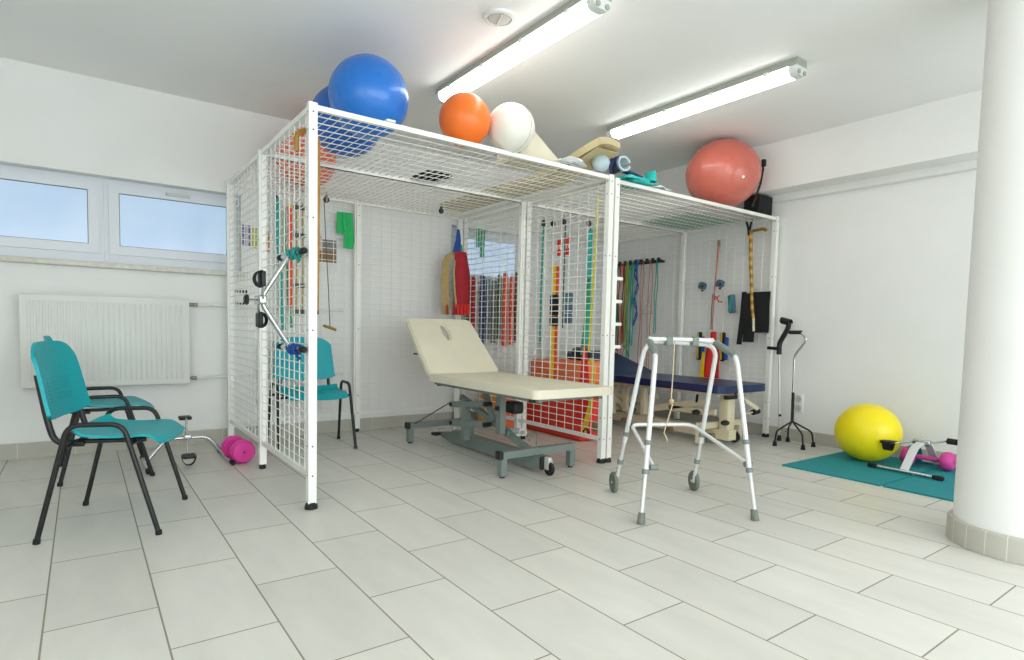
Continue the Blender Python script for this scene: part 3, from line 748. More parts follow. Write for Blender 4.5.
# ------------------------------------------------------------------ on the left / back panels of left cage
YB = 1.972
def hang_strap(name, pts, w, m, label, cat, side=(1,0,0), th=.004, group=None, hook=True):
    t = thing(name, label, cat, pts[-1], group=group)
    o = V(pts[-1]); q = MB(); q.strap([V(p)-o for p in pts], w, th, side=side); q.build('band', m, t)
    if hook:
        p = V(pts[0])-o; q = MB(); q.tube([p+V((0, 0, .012)), p+V((0, 0, -.004)), p+V((0, 0, -.012))], .006, 6); q.build('hook', 'black', t)
    return t
def wob(p, q, n=10, a=.006, seed=1):
    r = random.Random(seed); p, q = V(p), V(q); ph = r.uniform(0, 6)
    return [p.lerp(q, i/n)+V((a*math.sin(i*1.3+ph), a*math.cos(i*.9+ph)*.5, 0)) for i in range(n+1)]
hang_strap('elastic_band', wob((.335, YB, 1.93), (.385, YB, .88)), .03, 'band_teal', 'long teal elastic band hanging at the back of the left cage', 'band')
hang_strap('elastic_band', wob((.385, YB-.02, 1.80), (.44, YB-.02, .90), seed=4), .02, 'band_green', 'pale green elastic band hanging beside the long teal one', 'band')
hang_strap('orange_strap', wob((.43, YB-.03, 1.87), (.435, YB-.03, 1.06), seed=2, a=.002), .034, 'strap_orange', 'orange strap with a yellow tip hanging at the back of the left cage', 'strap')
q = MB(); q.strap([(.43, YB-.034, 1.885), (.43, YB-.034, 1.85)], .032, .006, side=(1,0,0)); 
single('yellow_loop', q, 'strap_yellow', 'short yellow loop at the top of the orange strap', 'loop')
t = thing('rope_ladder', 'hanging ladder of tan straps with four dark rungs inside the left cage', 'rope ladder', (.53, YB-.03, 1.0))
for x in (-.05, 0, .05): q = MB(); q.strap([(x, 0, .9), (x+.003, 0, .45), (x, 0, .03)], .013, .003, side=(1,0,0)); q.build('strap', 'strap_tan', t)
for z in (.03, .24, .64, .86): q = MB(); q.rbox((0, -.012, z), (.15, .03, .032), .008, 2); q.build('rung', 'grey_cloth', t)
t = thing('peg_rack', 'small dark rack with two rows of pegs on the back panel of the left cage', 'peg rack', (.075, YB, 1.08))
for z in (0, .09):
    q = MB(); q.bx(-.045, .045, .0, .006, z-.003, z+.003)
    for k in range(4): q.rbox((-.035+k*.0233, -.008, z), (.013, .018, .024), .004, 2)
    q.build('peg_row', 'black', t)
def poster(name, x0, x1, z0, z1, label, patches, y=YW-.004):
    t = thing(name, label, 'poster', ((x0+x1)/2, y, z0)); W = x1-x0; Hh = z1-z0
    MB().bx(-W/2, W/2, 0, .003, 0, Hh).build('sheet', 'paper', t)
    for (a, b_, c_, d_, m, nm) in patches:
        MB().bx(-W/2+a*W, -W/2+b_*W, -.0012, 0, c_*Hh, d_*Hh).build(nm, m, t)
    return t
poster('wall_poster', .62, .85, 1.38, 1.81, 'white calendar sheet with a grey and brown photo on the wall inside the left cage',
       [(.45, .98, .40, .62, 'print_grey', 'printed_photo'), (.30, .98, .18, .40, 'print_brown', 'printed_photo'), (.05, .45, .38, .72, 'print_skin', 'printed_photo')], y=2.05)
poster('wall_poster', .10, .30, 1.50, 1.82, 'small poster in purple, yellow and orange on the wall behind the left cage',
       [(.0, .30, .08, .6, 'print_purple', 'printed_photo'), (.30, .62, .05, .55, 'print_lime', 'printed_photo'), (.65, 1.0, .0, .5, 'print_orange', 'printed_photo')], y=2.05)
t = thing('green_towel', 'bright green cloth draped on the back panel of the left cage', 'cloth', (.90, YB, 1.58))
q = MB(); q.grid(lambda a, b_: ((a-.5)*.085+.02+.006*math.sin(b_*5), -.006*math.sin(a*9), b_*.30), 8, 14, .004); q.build('front_fold', 'cloth_green', t)
q = MB(); q.grid(lambda a, b_: ((a-.5)*.06-.045, .012, .12+b_*.18), 8, 10, .004); q.build('rear_fold', 'cloth_green', t)
# red and tan sling in the corner
t = thing('suspension_sling', 'red and tan padded sling hanging by a blue strap near the cream table head', 'sling', (1.895, 1.86, 1.05))
q = MB(); q.strap([(.055, .03, .80), (.045, .01, .70), (.02, -.0, .55)], .1, .008, side=(1,-.2,0), widths=[.025, .05, .085]); q.build('strap', 'strap_blue', t)
q = MB(); q.strap([(.07, .0, .66), (.085, -.0, .55)], .02, .004, side=(1,0,0)); q.build('strap', 'band_green', t)
def slp(a, b_):
    w = .10+.05*min(1, (1-b_)*3); y = (a-.5)
    return (.045+y*w*1.15 + .012*math.sin(b_*4), -.05-.05*math.cos(y*PI)*.8, b_*.58)
q = MB(); q.grid(slp, 12, 16, .014); q.build('front_pad', 'strap_darkred', t, smooth_angle=R(60))
q = MB(); q.strap([(.0, -.04, .57), (-.06, -.03, .545), (-.10, -.02, .48), (-.105, -.02, .3), (-.095, -.02, .1), (-.09, -.02, .0)], .075, .012, side=(1, .1, 0)); q.build('side_pad', 'strap_tan', t)
q = MB(); q.strap([(-.03, -.06, .50), (-.045, -.07, .40), (-.03, -.07, .2), (-.015, -.08, .06)], .016, .01, side=(1,0,0)); q.strap([(.09, -.04, .57), (.125, -.03, .5), (.12, -.02, .1)], .02, .012, side=(.5, .8, 0)); q.build('piping', 'strap_tan', t)
q = MB()
for k in range(4): q.strap([(-.015+k*.037, -.108, .10), (-.015+k*.037, -.110, .0)], .028, .008, side=(1,0,0))
q.strap([(-.09, -.045, .09), (-.085, -.045, .0)], .05, .006, side=(.6, .8, 0)); q.build('fringe', 'strap_red', t)
q = MB(); q.tube([(.05, .03, .80), (.055, .04, .86), (.06, .05, .90)], .003, 6); q.build('hook', 'chrome', t)

# hooked wooden cane on the front left post
t = thing('walking_cane', 'brown wooden walking cane hooked near the top of the front left post', 'cane', (.05, .085, .98))
pts = [(-.098, -.0, .80)]+[(-.048+.053*math.cos(a), -.0, .857+.053*math.sin(a)) for a in [PI-.1-k*(PI-.2)/10 for k in range(11)]]
q = MB(); q.tube(pts+[(.006, 0, .80), (.004, 0, .5), (.0, 0, .02)], .0125, 12); q.build('shaft', 'wood', t)
q = MB(); q.cyl((0, 0, 0), (0, 0, .03), .0125, 12); q.build('rubber_tip', 'rubber', t)

# ------------------------------------------------------------------ treatment table 1 (cream top, grey lift frame)
t = thing('treatment_table', 'cream padded treatment table with raised headrest on a grey lift frame', 'treatment table', (1.450, .5, 0))
oy = -.5; TX0, TX1 = -.315, .315      # local coordinates: x from centre, y from .5
def slab_poly(w0, L, r, n=6, wend=None):
    """rounded rectangle outline, x across, y 0..L"""
    wend = wend or w0; o = []
    for cx, cy, a0 in ((wend/2-r, L-r, 0), (-wend/2+r, L-r, PI/2), (-w0/2+r, r, PI), (w0/2-r, r, 1.5*PI)):
        for k in range(n+1): a = a0+k*PI/2/n; o.append((cx+r*math.cos(a), cy+r*math.sin(a)))
    return o
q = MB(); q.prism(slab_poly(.63, 1.29, .045), (0, -.87, .533), (1,0,0), (0,1,0), (0, 0, .052)); q.bevel(.012, 3); q.build('seat_cushion', 'cream_vinyl', t)
# headrest panel with a breathing slot, hinged at y=.41
ang = R(43); U = V((0, math.cos(ang), math.sin(ang))); Nn = V((0, -math.sin(ang), math.cos(ang))); org = V((0, .415, .545))
def head_pad():
    bm = bmesh.new(); out = slab_poly(.63, .62, .055, 6, .60); cy = .46
    hole = [(.026*math.cos(a), cy+.088*(math.sin(a))) for a in [2*PI*k/20 for k in range(20)]]
    hole = [(x*(1.0 if abs(y-cy) < .06 else 1.0), y) for x, y in hole]
    def ring(pts, h): return [bm.verts.new(org+V((1,0,0))*p[0]+U*p[1]+Nn*h) for p in pts]
    O0, I0, O1, I1 = ring(out, 0), ring(hole, 0), ring(out, .052), ring(hole, .052)
    for A, B in ((O0, I0), (O1, I1)):
        es = []
        for rr in (A, B):
            for i in range(len(rr)): es.append(bm.edges.new((rr[i], rr[(i+1) % len(rr)])))
        bmesh.ops.triangle_fill(bm, use_beauty=True, edges=es)
    for A, B in ((O0, O1), (I0, I1)):
        for i in range(len(A)): bm.faces.new((A[i], A[(i+1) % len(A)], B[(i+1) % len(A)], B[i]))
    bmesh.ops.recalc_face_normals(bm, faces=list(bm.faces))
    es = [e for e in bm.edges if len(e.link_faces) == 2 and e.calc_face_angle(0) > 1.2]
    bmesh.ops.bevel(bm, geom=es, offset=.011, segments=3, affect='EDGES')
    m = MB(); m.bm.free(); m.bm = bm; return m
head = head_pad().build('headrest_cushion', 'cream_vinyl', t, smooth_angle=R(35))
q = MB()
for s in (-1, 1): q.bar(org+V((s*.24, 0, -.0))+Nn*-.014, org+V((s*.24, 0, 0))+U*.5+Nn*-.014, .025, .025, up=Nn)
for d in (.08, .42): q.bar(org+V((-.25, 0, 0))+U*d+Nn*-.014, org+V((.25, 0, 0))+U*d+Nn*-.014, .025, .025, up=Nn)
q.build('headrest_frame', 'dark_steel', t)
q = MB(); q.tube([V((-.24, .6, .72)), V((-.33, .62, .725))], .006, 8); q.build('release_lever', 'black', t)
q = MB()
for s in (-1, 1): q.bar((s*.24, -.82, .520), (s*.24, .42, .520), .03, .028)
for y in (-.76, -.3, .1, .4): q.bar((-.25, y, .520), (.25, y, .520), .03, .028, up=(0,0,1))
q.build('bed_frame', 'grey_steel', t)
q = MB(); q.rbox((-.26, -.78, .516), (.05, .03, .022), .004, 2); q.rbox((-.22, .38, .508), (.06, .04, .02), .004, 2); q.rbox((-.2, .2, .508), (.05, .04, .02), .004, 2); q.build('catch', 'black', t)
# floor frame
q = MB(); q.prism([(-.55, .035), (-.45, .022), (.60, .022), (.80, .05), (.80, .095), (.6, .115), (-.55, .115)], (-.012, 0, 0), (0,1,0), (0,0,1), (.07, 0, 0)); q.bevel(.004, 1); q.build('base_beam', 'grey_steel', t)
q = MB(); q.rbox((.023, -.555, .075), (.074, .022, .085), .004, 2); q.build('beam_cap', 'black', t)
for y, nm in ((-.485, 'front'), (.80, 'rear')):
    q = MB(); q.bar((-.275, y, .143), (.32, y, .143), .05, .045); q.bevel(.004, 1); co = q.build('cross_bar', 'grey_steel', t)
    q = MB(); q.rbox((-.285, y, .143), (.03, .054, .05), .004, 2); q.build('end_cap', 'black', co)
    for x in (-.262, .305):
        q = MB(); q.bx(x-.022, x+.022, y-.022, y+.022, .012, .12); q.bevel(.003, 1); lo = q.build('leg', 'grey_steel', co)
        MB().cyl((x, y, 0), (x, y, .014), .018, 12).build('foot_glide', 'black', lo)
# lift linkage
for a in ((-.10, -.055, .235, .285, .10, .40), (-.09, -.045, -.205, -.155, .21, .52)): q = MB(); q.bx(*a); q.bevel(.003, 1); q.build('upright', 'grey_steel', t)
for a, b in (((-.085, .44, .345), (-.085, -.03, .40)), ((-.085, .43, .205), (-.085, -.03, .255))): q = MB(); q.bar(a, b, .035, .045); q.bevel(.003, 1); q.build('parallel_arm', 'grey_steel', t)
for a, b in (((-.02, .42, .40), (-.02, -.22, .215)), ((-.03, .10, .50), (-.03, -.05, .28)), ((-.01, -.07, .24), (.0, -.47, .125))): q = MB(); q.bar(a, b, .033, .04); q.bevel(.003, 1); q.build('diagonal_strut', 'grey_steel', t)
for p in ((-.11, .44, .345), (-.11, -.03, .40), (-.11, .43, .205), (-.11, -.03, .255), (-.11, -.18, .39)): q = MB(); q.cyl(V(p), V(p)+V((.06, 0, 0)), .016, 12); q.build('pivot_bolt', 'black', t)
q = MB(); q.rbox((.06, -.16, .385), (.09, .12, .085), .02, 3); q.build('motor', 'black', t)
q = MB(); q.cyl((.02, .25, .2), (.02, -.35, .24), .012, 10); q.cyl((.02, -.05, .22), (.02, -.3, .24), .02, 12); q.build('actuator_rod', 'alu_grey', t)
q = MB(); q.tube([(-.10, .46, .355), (-.24, .76, .16)], .004, 6); q.build('cable', 'black', t)
q = MB(); q.tube([(-.08, .42, .16), (-.08, .74, .09), (-.06, .50, .13)], .008, 8); q.build('pedal_arm', 'alu_grey', t)
q = MB(); q.sphere((-.05, .76, .065), .045, (.9, 1.0, .42), 20, 12); q.build('foot_pedal', 'black', t)
q = MB(); q.tube(fil([(.06, -.42, .16), (.06, -.42, .245), (-.06, -.46, .245), (-.06, -.5, .215)], .02), .006, 8); q.build('brake_handle', 'grey_steel', t)
q = MB(); q.lathe([(.03, -.011), (.042, -.009), (.045, 0), (.042, .009), (.03, .011)], (.025, -.60, .045), (1,0,0), 20); wo = q.build('caster', 'rubber', t)
q = MB(); q.rbox((.025, -.585, .095), (.035, .05, .05), .01, 2); q.bx(.006, .010, -.61, -.57, .04, .1); q.bx(.040, .044, -.61, -.57, .04, .1); q.build('caster_fork', 'alu_grey', wo)

# ------------------------------------------------------------------ treatment table 2 (navy top, cream frame)
t = thing('treatment_table', 'navy blue padded treatment table on a cream lift frame inside the right cage', 'treatment table', (3.48, .7, 0))
q = MB(); q.prism(slab_poly(.68, 1.22, .09), (0, -.89, .453), (1,0,0), (0,1,0), (0, 0, .062)); q.bevel(.02, 3); q.build('seat_cushion', 'navy_vinyl', t)
a2 = R(17); U2 = V((0, math.cos(a2), math.sin(a2))); N2 = V((0, -math.sin(a2), math.cos(a2)))
q = MB(); q.prism(slab_poly(.68, .70, .07), (0, .34, .455), (1,0,0), U2, N2*.062); q.bevel(.018, 3); q.build('headrest_cushion', 'navy_vinyl', t)
q = MB()
for s in (-1, 1): q.bar((s*.24, -.80, .437), (s*.24, .33, .437), .03, .03)
for y in (-.74, -.2, .3): q.bar((-.25, y, .437), (.25, y, .437), .03, .03)
for s in (-1, 1): q.bar((s*.24, .34, .44), V((s*.24, .34, .44))+U2*.6, .03, .03)
q.build('bed_frame', 'cream_paint', t)
for y in (-.74, .12): q = MB(); q.rbox((-.03, y, .236), (.10, .085, .38), .008, 2); q.build('column', 'cream_paint', t)
q = MB(); q.bx(-.085, .02, -.80, .60, .045, .13); q.bevel(.006, 1); q.build('base_beam', 'cream_paint', t)
q = MB()
for y in (-.64, -.2, .35): q.rbox((-.09, y, .06), (.05, .07, .05), .01, 2)
q.build('beam_shoe', 'cream_dark', t)
for y in (-.66, .52):
    q = MB(); q.bar((-.30, y, .165), (.28, y, .165), .055, .05); q.bevel(.004, 1); co = q.build('cross_bar', 'cream_paint', t)
    for x in (-.275, .26):
        q = MB(); q.bx(x-.026, x+.026, y-.026, y+.026, .02, .15); q.bevel(.004, 1); lo = q.build('leg', 'cream_paint', co)
        MB().cyl((x, y, 0), (x, y, .022), .02, 12).build('foot_glide', 'cream_dark', lo)
for a, b, w_, h_ in (((-.10, .55, .24), (-.10, -.05, .34), .035, .055), ((-.10, .0, .22), (-.10, -.62, .36), .035, .055), ((-.12, .62, .40), (-.12, .25, .14), .03, .05), ((-.10, -.68, .27), (-.10, -.2, .25), .035, .05),
        ((-.14, .80, .36), (-.14, .30, .30), .03, .045), ((-.15, .75, .18), (-.15, .35, .40), .03, .05), ((.10, -.72, .43), (.23, -.86, .30), .025, .03)):
    q = MB(); q.bar(a, b, w_, h_); q.bevel(.004, 1); q.build('lift_arm', 'cream_paint', t)
for a in ((-.2, -.15, .02, .06, .17, .44), (-.16, -.12, .28, .33, .16, .42), (-.19, -.13, .44, .52, .12, .40)):
    q = MB(); q.bx(*a); q.bevel(.003, 1); q.build('upright', 'cream_paint', t)
for (p, r_) in (((-.19, -.55, .26), .0), ((-.14, -.80, .20), .0)):
    q = MB(); q.cyl(V(p)+V((.1, .03, .02)), V(p), .009, 8); po = q.build('pedal_arm', 'cream_paint', t)
    q = MB(); q.sphere(V(p), .04, (1.1, .8, .55), 18, 10); q.build('foot_pedal', 'black', po)
q = MB(); q.cyl((.15, -.78, .25), (.27, -.80, .265), .008, 8); po = q.build('pedal_arm', 'cream_paint', t)
q = MB(); q.cyl((.25, -.80, .262), (.32, -.81, .272), .024, 14); q.build('foot_pedal', 'black', po)
for x in (.1,):
    q = MB(); q.lathe([(.034, -.014), (.05, -.011), (.053, 0), (.05, .011), (.034, .014)], (x, -.73, .055), (1, .1, 0), 20); wo = q.build('wheel', 'rubber', t)
    MB().cyl((x-.02, -.73, .055), (x+.02, -.73, .055), .014, 12).build('hub', 'cream_paint', wo)
q = MB(); q.bar((-.12, -.78, .405), (.02, -.78, .405), .035, .03); q.rbox((.05, -.74, .42), (.03, .05, .05), .006, 2); q.bar((-.14, -.52, .42), (-.19, -.55, .35), .018, .02); q.bar((.08, -.78, .43), (.12, -.80, .35), .018, .02); q.build('catch', 'black', t)

# cream cord hanging from the walker crossbar
t = thing('knotted_cord', 'cream cord with a bead dangling from the crossbar of the walking frame', 'cord', (1.688, -.869, .33), math.atan2(-.455, .89))
q = MB(); q.tube([(.004, .012, .575), (.006, -.012, .56), (.0, -.012, .53), (.0, -.008, .36), (-.004, -.008, .24), (.004, -.006, .2), (-.02, 0, .10), (-.035, 0, .05), (-.018, 0, .02), (-.012, 0, .0)], .0032, 8); q.build('cord', 'rope_cream', t)
q = MB(); q.sphere((-.002, -.008, .225), .015, (1, 1, .9), 16, 10); q.build('bead', 'wood_pale', t)

# ------------------------------------------------------------------ walker
rz = math.atan2(-.455, .89)
t = thing('walker', 'silver walking frame with two small front wheels and grey grips standing in the open', 'walker', (1.645, -.96, 0), rz)
def TU(name, pts, r, m, par, f=.05, n=12): q = MB(); q.tube(fil(pts, f, 7), r, n); return q.build(name, m, par)
YT, ZT = .115, .885
arch = [V((-.245, .27, .055)).lerp(V((-.155, YT, ZT)), .30), V((-.155, YT, ZT)), V((.262, YT, ZT-.02)), V((.232, .27, .055)).lerp(V((.262, YT, ZT-.02)), .30)]
TU('front_arch', arch, .0128, 'alu', t, .085)
for s, xt, xf in ((-1, -.19, -.15), (1, .25, .215)):
    rear_b, front_b = V((s*.30, -.27, 0)), V((-.245 if s < 0 else .232, .27, .055))
    rt = V((xt, -.11, .815)); fc = V((-.155, YT, ZT)) if s < 0 else V((.262, YT, ZT-.02)); ft = V((xf, .085, .888))
    fr = TU('side_frame', [rear_b.lerp(rt, .30), rt, ft, V((xf*.6, .088, .893))], .0128, 'alu', t, .05)
    lg = MB(); lg.tube([rear_b+V((0, 0, .02)), rear_b.lerp(rt, .33)], .0108, 12); lo = lg.build('rear_leg', 'alu_grey', t)
    MB().lathe([(.021, 0), (.0205, .008), (.017, .05), (.0145, .055)], rear_b, (rt-rear_b), 16).build('rubber_tip', 'grey_rubber', lo)
    for f_ in (.30, .47):
        c = rear_b.lerp(rt, f_); d = (rt-rear_b).normalized(); MB().cyl(c-d*.012, c+d*.012, .017, 14).build('collar', 'grey_grip', lo)
    ft_ = ft; ft = fc
    lg = MB(); lg.tube([front_b+V((0, 0, .0)), front_b.lerp(ft, .33)], .0108, 12); lo = lg.build('front_leg', 'alu_grey', t)
    d = (ft-front_b).normalized()
    for f_ in (.16, .36):
        c = front_b.lerp(ft, f_); MB().cyl(c-d*.012, c+d*.012, .017, 14).build('collar', 'grey_grip', lo)
    hh = MB()
    for k in range(5):
        c = front_b.lerp(ft, .03+.028*k); hh.cyl(c+V((-.012, 0, 0)), c+V((.012, 0, 0)), .0028, 6)
    hh.build('adjustment_holes', 'hole', lo)
    ft = ft_; wx = -.25 if s < 0 else .243; wc = V((wx, .29, .058))
    wh = MB(); wh.lathe([(.042, -.011), (.056, -.010), (.060, 0), (.056, .010), (.042, .011), (.040, .005), (.02, .005), (.018, .012), (.006, .013)], wc, (1, 0, 0), 28); wo = wh.build('wheel', 'grey_rubber', t)
    MB().cyl(V((s*.225, .29, .058)), wc+V((s*.014, 0, 0)), .007, 10).build('axle', 'alu_grey', wo)
    d = (ft-rt).normalized(); gr = MB(); gr.tube([rt+d*.008+V((0, 0, -.0)), rt.lerp(ft, .3), rt.lerp(ft, .7), ft-d*.03], [.0175, .019, .019, .017], 14); gr.build('grip', 'grey_grip', t)
TU('crossbar', [(-.155, .088, .893), (.22, .088, .893)], .0118, 'alu', t)
for x in (-.015, .135):
    q = MB(); q.rbox((x-.02, .10, .884), (.04, .055, .05), .008, 2); q.build('folding_hinge', 'grey_grip', t)
TU('brace', [(-.215, -.2, .26), (-.195, .19, .41), (.165, .19, .41), (.29, -.2, .27)], .0105, 'alu', t, .05)
for p in ((-.215, -.2, .26), (.29, -.2, .27)):
    q = MB(); q.cyl(V(p)+V((-.02, 0, 0)), V(p)+V((.02, 0, 0)), .014, 12); q.build('brace_knob', 'grey_grip', t)

# ------------------------------------------------------------------ canes at the right wall
t = thing('quad_cane', 'four-footed cane with a black handle standing on the floor by the right wall', 'cane', (3.93, -.37, 0))
TUq = MB(); TUq.tube(fil([(.0, .05, .955), (.0, -.02, .955), (.0, -.065, .90), (.0, .035, .76), (0, .03, .43)], .035, 6), .0095, 12); TUq.build('shaft', 'chrome', t)
q = MB(); q.cyl((0, .09, .956), (0, -.015, .957), .0165, 14); q.build('handle', 'black', t)
q = MB(); q.cyl((0, .03, .45), (0, .025, .20), .0125, 12); q.build('lower_tube', 'tube_black', t)
for fx, fy in ((-.15, .085), (.135, .13), (-.10, -.13), (.105, -.11)):
    q = MB(); q.tube(fil([(0, .025, .205), (fx*.92, fy*.92+.005, .125), (fx, fy, .02)], .03, 6), .0075, 10); lo = q.build('leg', 'tube_black', t)
    MB().lathe([(.019, 0), (.018, .008), (.0125, .04)], (fx, fy, 0), n=14).build('rubber_tip', 'rubber', lo)
q = MB(); q.tube([(-.13, .08, .10), (.12, .12, .10)], .0025, 6); q.build('spreader_wire', 'chrome', t)
t = thing('elbow_crutch', 'grey elbow crutch with black cuff and handle leaning by the right wall', 'crutch', (4.05, -.17, 0))
q = MB(); q.cyl((0, 0, .03), (0, .042, .80), .0095, 12); q.build('shaft', 'alu_grey', t)
q = MB(); q.lathe([(.02, 0), (.019, .01), (.013, .05)], (0, 0, 0), n=14); q.build('rubber_tip', 'rubber', t)
q = MB(); q.tube(fil([(0, .041, .76), (0, .042, .86), (0, -.03, .99), (0, -.035, 1.045)], .03, 6), .021, 12); q.build('upper_arm', 'black', t)
q = MB(); q.cyl((0, .04, .81), (0, .15, .815), .015, 12); q.build('handle', 'black', t)
q = MB(); q.grid(lambda a, b_: (.035*math.cos(a*PI*1.5-.3), -.05+.08*b_, 1.04+.026*math.sin(a*PI*1.5-.3)+.02*b_), 14, 4, .008); q.build('arm_cuff', 'black', t)
q = MB(); q.cyl((0, .004, .215), (0, .005, .235), .013, 12); q.build('collar', 'black', t)
t = thing('wall_socket', 'white double wall socket low on the right wall behind the four-footed cane', 'socket', (XR, -.265, .25))
q = MB(); q.rbox((-.006, 0, .085), (.012, .085, .165), .005, 2); q.build('cover_plate', 'socket', t)
for z in (.045, .125):
    q = MB(); q.lathe([(.031, 0), (.031, .004), (.027, .005), (.026, .0015), (.0, .001)], (-.012, 0, z), (-1, 0, 0), 24); so = q.build('outlet', 'vent_face', t)
    q = MB(); 
    for s in (-1, 1): q.cyl((-.0125, s*.0095, z), (-.0142, s*.0095, z), .003, 8)
    q.build('contact_holes', 'hole', so)

# ------------------------------------------------------------------ right panel items (inside cage 2)
XP = 4.08
t = thing('bamboo_cane', 'bamboo walking cane hung by a black cord on the right cage panel', 'cane', (XP-.02, .14, .96))
q = MB(); q.tube([(0, .07, .92), (0, .05, .6), (0, .015, .2), (0, .0, .12)], [.017, .0165, .015, .014], 12); q.tube(fil([(0, .07, .86), (0, .065, .915), (0, -.06, .925), (0, -.085, .905)], .02), [.014]*16, 10); q.build('shaft', 'bamboo', t)
q = MB(); q.cyl((0, 0, .125), (0, -.008, .0), .0125, 12, .011); q.build('pale_tip', 'cream_paint', t)
q = MB(); q.strap([(0, .125, 1.03), (0, .095, .95), (-.018, .075, .88)], .022, .004, side=(0,1,0)); q.strap([(0, .06, 1.03), (0, .075, .95), (-.02, .078, .88)], .022, .004, side=(0,1,0)); q.build('cord', 'black_cloth', t)
t = thing('tied_cord', 'long dark pink cord with red ends hanging on the right cage panel', 'cord', (XP-.012, .565, .97))
q = MB(); q.tube([(0, -.02, .84), (0, -.005, .6), (0, .01, .3), (0, .015, .05), (0, .012, 0)], [.012, .008, .007, .006, .006], 8); q.build('cord', 'rope_pink', t)
q = MB(); q.tube([(0, -.02, .86), (0, -.02, .80)], .014, 8); q.build('knot', 'cream_dark', t)
q = MB(); q.tube([(0, .012, .33), (-.01, -.03, .31), (-.01, -.05, .27), (-.01, -.09, .265)], .006, 6); q.tube([(0, .012, .36), (-.01, -.01, .29), (0, -.05, .33)], .005, 6); q.build('bow', 'strap_red', t)
q = MB(); q.tube([(0, .025, .35), (0, .032, .2), (0, .03, .0)], .0045, 6); q.build('thin_cord', 'rope_dark', t)
for y, z, lb in ((.70, 1.40, 'left one of two small blue-grey hand grips on the right cage panel'), (.50, 1.412, 'right one of two small blue-grey hand grips on the right cage panel')):
    t = thing('hand_grip', lb, 'hand grip', (XP-.03, y, z), group='hand grips')
    q = MB(); q.rbox((0, 0, 0), (.055, .075, .07), .02, 3, rotm(R(20), 0, 0)); q.build('grip_pad', 'slate', t)
    q = MB(); q.cyl((-.02, -.02, .0), (-.035, -.025, -.01), .01, 10); q.cyl((.0, 0, -.04), (0, 0, -.055), .012, 10); q.build('plug', 'black', t)
t = thing('cuff_weight', 'blue-grey cuff weight hanging upright on the right cage panel', 'weight', (XP-.02, .37, 1.13))
q = MB(); q.rbox((0, .0, .085), (.035, .07, .175), .014, 3, rotm(R(-6), 0, 0)); q.build('cuff', 'slate', t)
q = MB(); q.bar((-.019, .012, .01), (-.019, -.010, .16), .006, .03); q.build('strap', 'band_teal', t)
t = thing('black_band', 'narrow black band hanging beside the bamboo cane', 'band', (XP-.012, .26, .835))
q = MB(); q.strap([(0, -.01, .49), (0, -.005, .3), (0, .02, 0)], .045, .008, side=(0,1,0), widths=[.045, .05, .05]); q.build('band', 'black_cloth', t)
t = thing('black_splint', 'square black cloth splint hanging behind the bamboo cane on the right panel', 'splint', (XP-.008, .05, .93))
q = MB(); q.grid(lambda a, b_: (.004*math.sin(b_*7), -.055+a*.19, .02+b_*.37), 8, 10, .008); q.build('wide_flap', 'black_cloth', t)
q = MB(); q.grid(lambda a, b_: (-.008+.003*math.sin(b_*5), .08+a*.11, -.07+b_*.45), 6, 10, .008); q.build('narrow_flap', 'black_cloth', t)
# ankle straps pair and red weighted straps
for y, lb in ((.72, 'blue and black ankle strap with yellow edging, left of the red one'), (.455, 'blue and black ankle strap with yellow edging, right of the red one')):
    t = thing('ankle_strap', lb, 'strap', (XP-.02, y-.02, .66), group='ankle straps on the right panel')
    q = MB(); q.rbox((0, -.025, .13), (.03, .04, .22), .012, 2); q.build('pad', 'strap_blue', t)
    q = MB(); q.rbox((-.006, .010, .145), (.03, .05, .28), .014, 2); q.build('band', 'black_cloth', t)
    q = MB(); q.strap([(-.022, .015, .28), (-.022, .018, .15), (-.022, .012, .02)], .012, .003, side=(0,1,0)); q.build('edging', 'strap_yellow', t)
t = thing('red_sling', 'red sling with a yellow tongue hanging between the two blue ankle straps', 'sling', (XP-.03, .56, .50))
q = MB(); q.grid(lambda a, b_: (.012*math.sin(a*6), -.06+a*.12-.012*b_+(.05*(a-.5)*(1-b_)), .0+.33*b_), 8, 10, .012); q.build('flap', 'strap_red', t)
q = MB(); q.rbox((0, -.01, .39), (.03, .06, .12), .012, 2); q.build('cuff', 'strap_red', t)
q = MB(); q.strap([(-.03, .075, .25), (-.03, .08, .15), (-.03, .085, .0)], .035, .008, side=(0,1,0), widths=[.02, .035, .045]); q.build('tongue', 'strap_yellow', t)

# rope rack on right rear panel
t = thing('hook_rail', 'row of black hooks along the rear right cage panel carrying the coloured ropes', 'hook rail', (XP-.012, 1.56, 1.67))
q = MB(); q.bx(-.004, .004, -.36, .36, .0, .02); q.build('rail', 'black', t)
for k in range(9):
    y = .32-k*.08; q = MB(); q.tube(fil([(0, y, .02), (-.04, y, .01), (-.05, y, .05)], .012), .018, 8); q.build('hook', 'black', t)
ropes = [(1.86, 1.69, .75, 'band_green', 'thick green rope', .009), (1.82, 1.69, .72, 'dark_green', 'dark green rope', .008), (1.775, 1.69, .60, 'strap_orange', 'thin orange rope', .005), (1.735, 1.69, .80, 'strap_brown', 'brown rope', .007),
         (1.69, 1.70, .74, 'rope_olive', 'yellow rope', .008), (1.645, 1.70, .62, 'band_green', 'mid green rope', .008), (1.60, 1.70, .78, 'band_teal', 'teal rope', .007), (1.47, 1.70, .52, 'rope_pink', 'pale red rope', .005), (1.35, 1.70, .20, 'rope_pink', 'long pale red rope', .005),
         (1.27, 1.70, .92, 'band_teal', 'thin teal rope', .005)]
